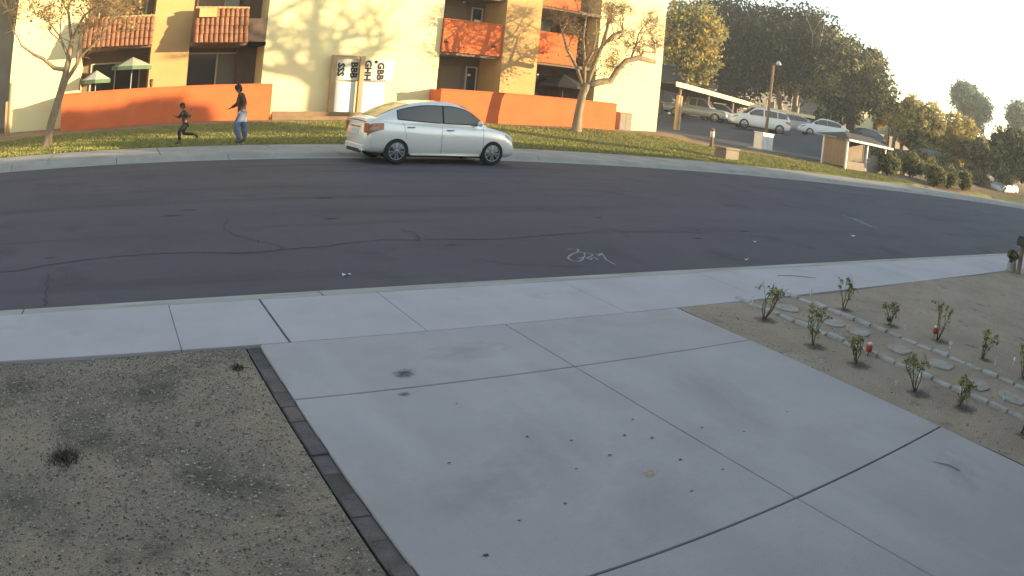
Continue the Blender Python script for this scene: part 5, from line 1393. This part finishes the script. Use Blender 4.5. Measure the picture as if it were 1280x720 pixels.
stake('small marker with white top and navy base by a far side rose bush', 7.75, 4.10, .13, 'navy')
stake('red garden light at the near pavers beside a short rose bush', 6.20, 3.44, .12, 'red')
stake('red garden light beside the thin upright rose bush', 7.78, 3.42, .12, 'red')
# mailbox post and pale stone at the right edge
mbx = empty('mailbox', (15.85, 5.0, 0), 0, 'dark mailbox on a post at the right edge of the sidewalk', 'mailbox')
mb = MB(); mb.bbox(15.80, 15.90, 4.95, 5.05, -.1, .62, .01); mb.build('post', M['wood'], mbx, True)
mb = MB(); mb.prism([(4.86, .62), (5.10, .62), (5.10, .76), (5.05, .83), (4.91, .83), (4.86, .76)], 'x', 15.62, 16.05); mb.build('box', M['black'], mbx, True)
mb = MB(); mb.box(15.60, 15.618, 4.88, 5.08, .64, .79); mb.build('door', M['darkmetal'], mbx, True)
st = MB(); st.blob((15.85, 5.22, .10), (.16, .12, .20), 4, .25); tag(st.build('stone', M['paver']), 'pale upright stone at the foot of the dark mailbox', 'stone')
sh = bush('small dark shrub at the foot of the mailbox', 15.45, 5.12, .14, .18, 31, n=220, name='small_shrub', group=None)
# litter on the road
for i, (x, y, s_) in enumerate(((2.45, 7.12, .05), (13.42, 8.4, .09), (8.22, 6.96, .05), (9.6, 8.0, .05))):
    mb = MB(); z = road_z(x, y) + .006
    mb.add([(x - s_, y - s_ * .4, z), (x, y - s_ * .5, z + .02), (x + s_, y - s_ * .2, z + .004), (x + s_ * .8, y + s_ * .4, z + .015), (x, y + s_ * .3, z + .004), (x - s_ * .9, y + s_ * .5, z + .02)], [(0, 1, 4, 5), (1, 2, 3, 4)])
    tag(mb.build('paper_scrap', M['litter']), ['white paper scrap on the road left of the driveway end', 'white paper scrap on the road at right near the sprayed lines', 'tiny white scrap at the near kerb right of the scribble', 'tiny white scrap on the road above the kerb at right'][i], 'litter', 'paper scraps on the road')

# ------------------------------------------------------------------ the near side of the street, behind and beside the camera: unseen houses and trees, sized and placed to shade the road
def house(label, x0, x1, y0, y1, ze, zr, garage=None):
    h = empty('house', ((x0 + x1) / 2, (y0 + y1) / 2, 0), 0, label, 'house', 'houses on the near side of the street')
    mb = MB(); mb.box(x0, x1, y0, y1, -.2, ze); mb.build('wall', M['grey_stucco'], h, True)
    o = .5; ym = (y0 + y1) / 2
    mb = MB(); e = [(x0 - o, y0 - o, ze), (x1 + o, y0 - o, ze), (x1 + o, y1 + .28, ze), (x0 - o, y1 + .28, ze), (x0 - o, ym, zr), (x1 + o, ym, zr)]
    mb.add([(p[0], p[1], p[2] + .01) for p in e], [(3, 2, 1, 0), (0, 1, 5, 4), (1, 2, 5), (2, 3, 4, 5), (3, 0, 4)]); mb.build('roof', M['roof_grey'], h, True)
    for wx in np.arange(x0 + 2, x1 - 2, 4.2):
        mb = MB(); mb.box(wx, wx + 1.4, y1, y1 + .05, 1.0, 2.2); w_ = mb.build('window', M['frame'], h, True)
        mb = MB(); mb.box(wx + .08, wx + 1.32, y1 + .05, y1 + .06, 1.08, 2.12); mb.build('pane', M['pane'], w_, True)
    return h
house('house with the camera on its front wall', -11, 13.5, -10, -.42, 2.75, 4.6)
house('two storey neighbour house right of the driveway', 17, 32, -13, -1.5, 5.2, 7.2)
house('unseen two storey house two plots right, raised for its shadow', 39, 53, -13, -1.5, 5.6, 8.1)  # ridge raised and plot chosen for the shadow on the lawn
house('two storey house three plots to the right', 56, 70, -13, -1.5, 5.0, 7.0)
house('two storey house four plots to the right', 72, 90, -13, -1.5, 5.2, 7.3)
house('two storey house five plots to the right', 92, 112, -13, -1.5, 5.2, 7.2)
ORD = ['first', 'second', 'third', 'fourth', 'fifth', 'sixth', 'seventh', 'eighth']
# the bare tree beside the road at right whose shadow lies on the pale wall
bt = empty('street_tree', (46.6, 3.0, 0), 0, 'tall bare street tree on the near side right of the picture', 'tree')
def wp(X, z): return (X - 9.2, 0, z + 7.42)          # laid out in a plane parallel to the wall
mb = MB(); tips = []; rr = random.Random(21)
mb.tube([(-.4, 0, -.3), (-.3, 0, 3), (-.25, 0, 6.5), wp(8.98, .7), wp(9.0, 1.8), wp(9.15, 2.7)], [.66, .50, .42, .38, .36, .34], 10, cap=False)
for pts, rads in (([wp(9.1, 1.7), wp(8.2, 2.2), wp(7.3, 2.45), wp(6.5, 2.4), wp(5.8, 2.9)], [.24, .19, .15, .12, .09]), ([wp(7.9, 2.3), wp(7.3, 3.2), wp(6.7, 3.6), wp(6.2, 4.6)], [.13, .11, .09, .05]),
                  ([wp(9.1, 2.5), wp(8.6, 3.4), wp(8.45, 3.9), wp(8.5, 4.9), wp(8.3, 5.6)], [.22, .17, .13, .10, .06]), ([wp(9.15, 2.6), wp(9.4, 3.3), wp(9.7, 3.8), wp(10.6, 4.0), wp(11.7, 4.05)], [.18, .12, .09, .07, .04]),
                  ([wp(9.2, 2.7), wp(9.9, 3.0), wp(10.6, 3.2), wp(11.3, 3.1)], [.12, .08, .06, .03]), ([wp(8.8, 2.2), wp(9.9, 2.6), wp(10.3, 2.9)], [.12, .08, .05])):
    mb.tube(pts, [q * 1.35 for q in rads], 7)
    for p in pts[1:]:
        for q in range(2):
            grow(mb, p, Vector((rr.uniform(-1, 1), rr.uniform(-.6, .6), rr.uniform(-.2, 1))).normalized(), 1.0, .085, 2, rr, tips, 4, .12, .7, .75)
mb.build('trunk', M['bark'], bt)
twigs('twigs', tips, 2, .6, .014, M['twig'], bt, 22)
# unseen leafy row behind the taller house, crowns shaped to shade the lower orange wall
for i, (x, zc, r) in enumerate(((45.6, 9.85, 1.0), (47.6, 10.0, 1.15), (49.8, 10.0, 1.1), (51.9, 10.35, 1.35), (54.2, 10.2, 1.2), (56.4, 10.1, 1.1), (58.5, 10.1, 1.15), (60.4, 10.3, 1.3))):
    t = empty('leafy_tree', (x, -14.5, 0), 0, ORD[i] + ' unseen leafy tree from the left, shaped to shade the orange wall', 'tree', 'unseen trees behind the near side houses, shaped for shade')
    z_ = 1.45
    mb = MB(); mb.tube([(0, 0, -.2), (.1, 0, 5), (0, 0, zc + z_ - .6)], [.2, .15, .1], 7); mb.build('trunk', M['bark_dark'], t)
    leaf_cloud('crown', [(0, 0, zc + z_, r * 1.25, 1.6, .85 + (r - 1) * .9)], 2600, .26, ['leaf_mid', 'leaf_dark'], t, None, per=10, sig=.12, seed=50 + i, fill=.4)
for i, (x, y) in enumerate(((54.5, -4), (71, -4), (91, -4), (113, -5), (34.5, -9))):  # unseen trees added to close the sunny gaps between the houses
    t = empty('leafy_tree', (x, y, 0), 0, 'unseen leafy tree added for shade between the near side houses, ' + ORD[i] + ' of its kind', 'tree', 'trees added for shade between the near side houses')
    hh = 5.0 if i == 4 else 4.9
    mb = MB(); mb.tube([(0, 0, -.2), (.1, 0, 2), (0, 0, hh - 1)], [.24, .18, .12], 7); mb.build('trunk', M['bark_dark'], t)
    leaf_cloud('crown', [(e[0] * 2.2, e[1] * 2.2, hh + e[2] * 2.2, e[3] * 2.2, e[3] * 2.2, e[4] * 2.2) for e in lumps(8, 70 + i)], 6000, .3, ['leaf_mid', 'leaf_dark'], t, None, per=14, sig=.15, seed=80 + i, fill=.4)

for i, (x, y, zc, r) in enumerate(((79, 3, 9.6, 2.6), (83.5, 2.5, 9.9, 2.8), (88, 3, 10.0, 2.7), (92.5, 2.5, 10.2, 2.8), (97, 3, 10.1, 2.7), (101, 2.5, 10.2, 2.6))):  # unseen trees added to keep the parking lot in shade
    t = empty('leafy_tree', (x, y, 0), 0, ORD[i] + ' unseen leafy tree from the left, added to shade the lot', 'tree', 'trees added far along the near side to shade the lot')
    mb = MB(); mb.tube([(0, 0, -.2), (.1, 0, 4), (0, 0, zc - 1)], [.26, .2, .14], 7); mb.build('trunk', M['bark_dark'], t)
    leaf_cloud('crown', [(e[0] * r, e[1] * r, zc + e[2] * 2.4, e[3] * r, e[3] * r, e[4] * 2.4) for e in lumps(10, 170 + i)], 9000, .32, ['leaf_mid', 'leaf_dark'], t, None, per=14, sig=.15, seed=180 + i, fill=.4)
# ------------------------------------------------------------------ thin morning haze over the whole place
hz = MB(); hz.box(-1250, 1250, -1250, 1250, -1.2, 26)
hm = bpy.data.materials.new('haze'); hm.use_nodes = True
hn = hm.node_tree; hn.nodes.remove(hn.nodes['Principled BSDF'])
pv = hn.nodes.new('ShaderNodeVolumePrincipled'); pv.inputs['Color'].default_value = (.95, .93, .90, 1); pv.inputs['Density'].default_value = .0013; pv.inputs['Anisotropy'].default_value = 0.0
hn.links.new(pv.outputs[0], hn.nodes['Material Output'].inputs['Volume'])
tag(hz.build('haze', hm), 'thin pale morning haze over the whole street', kind='stuff')
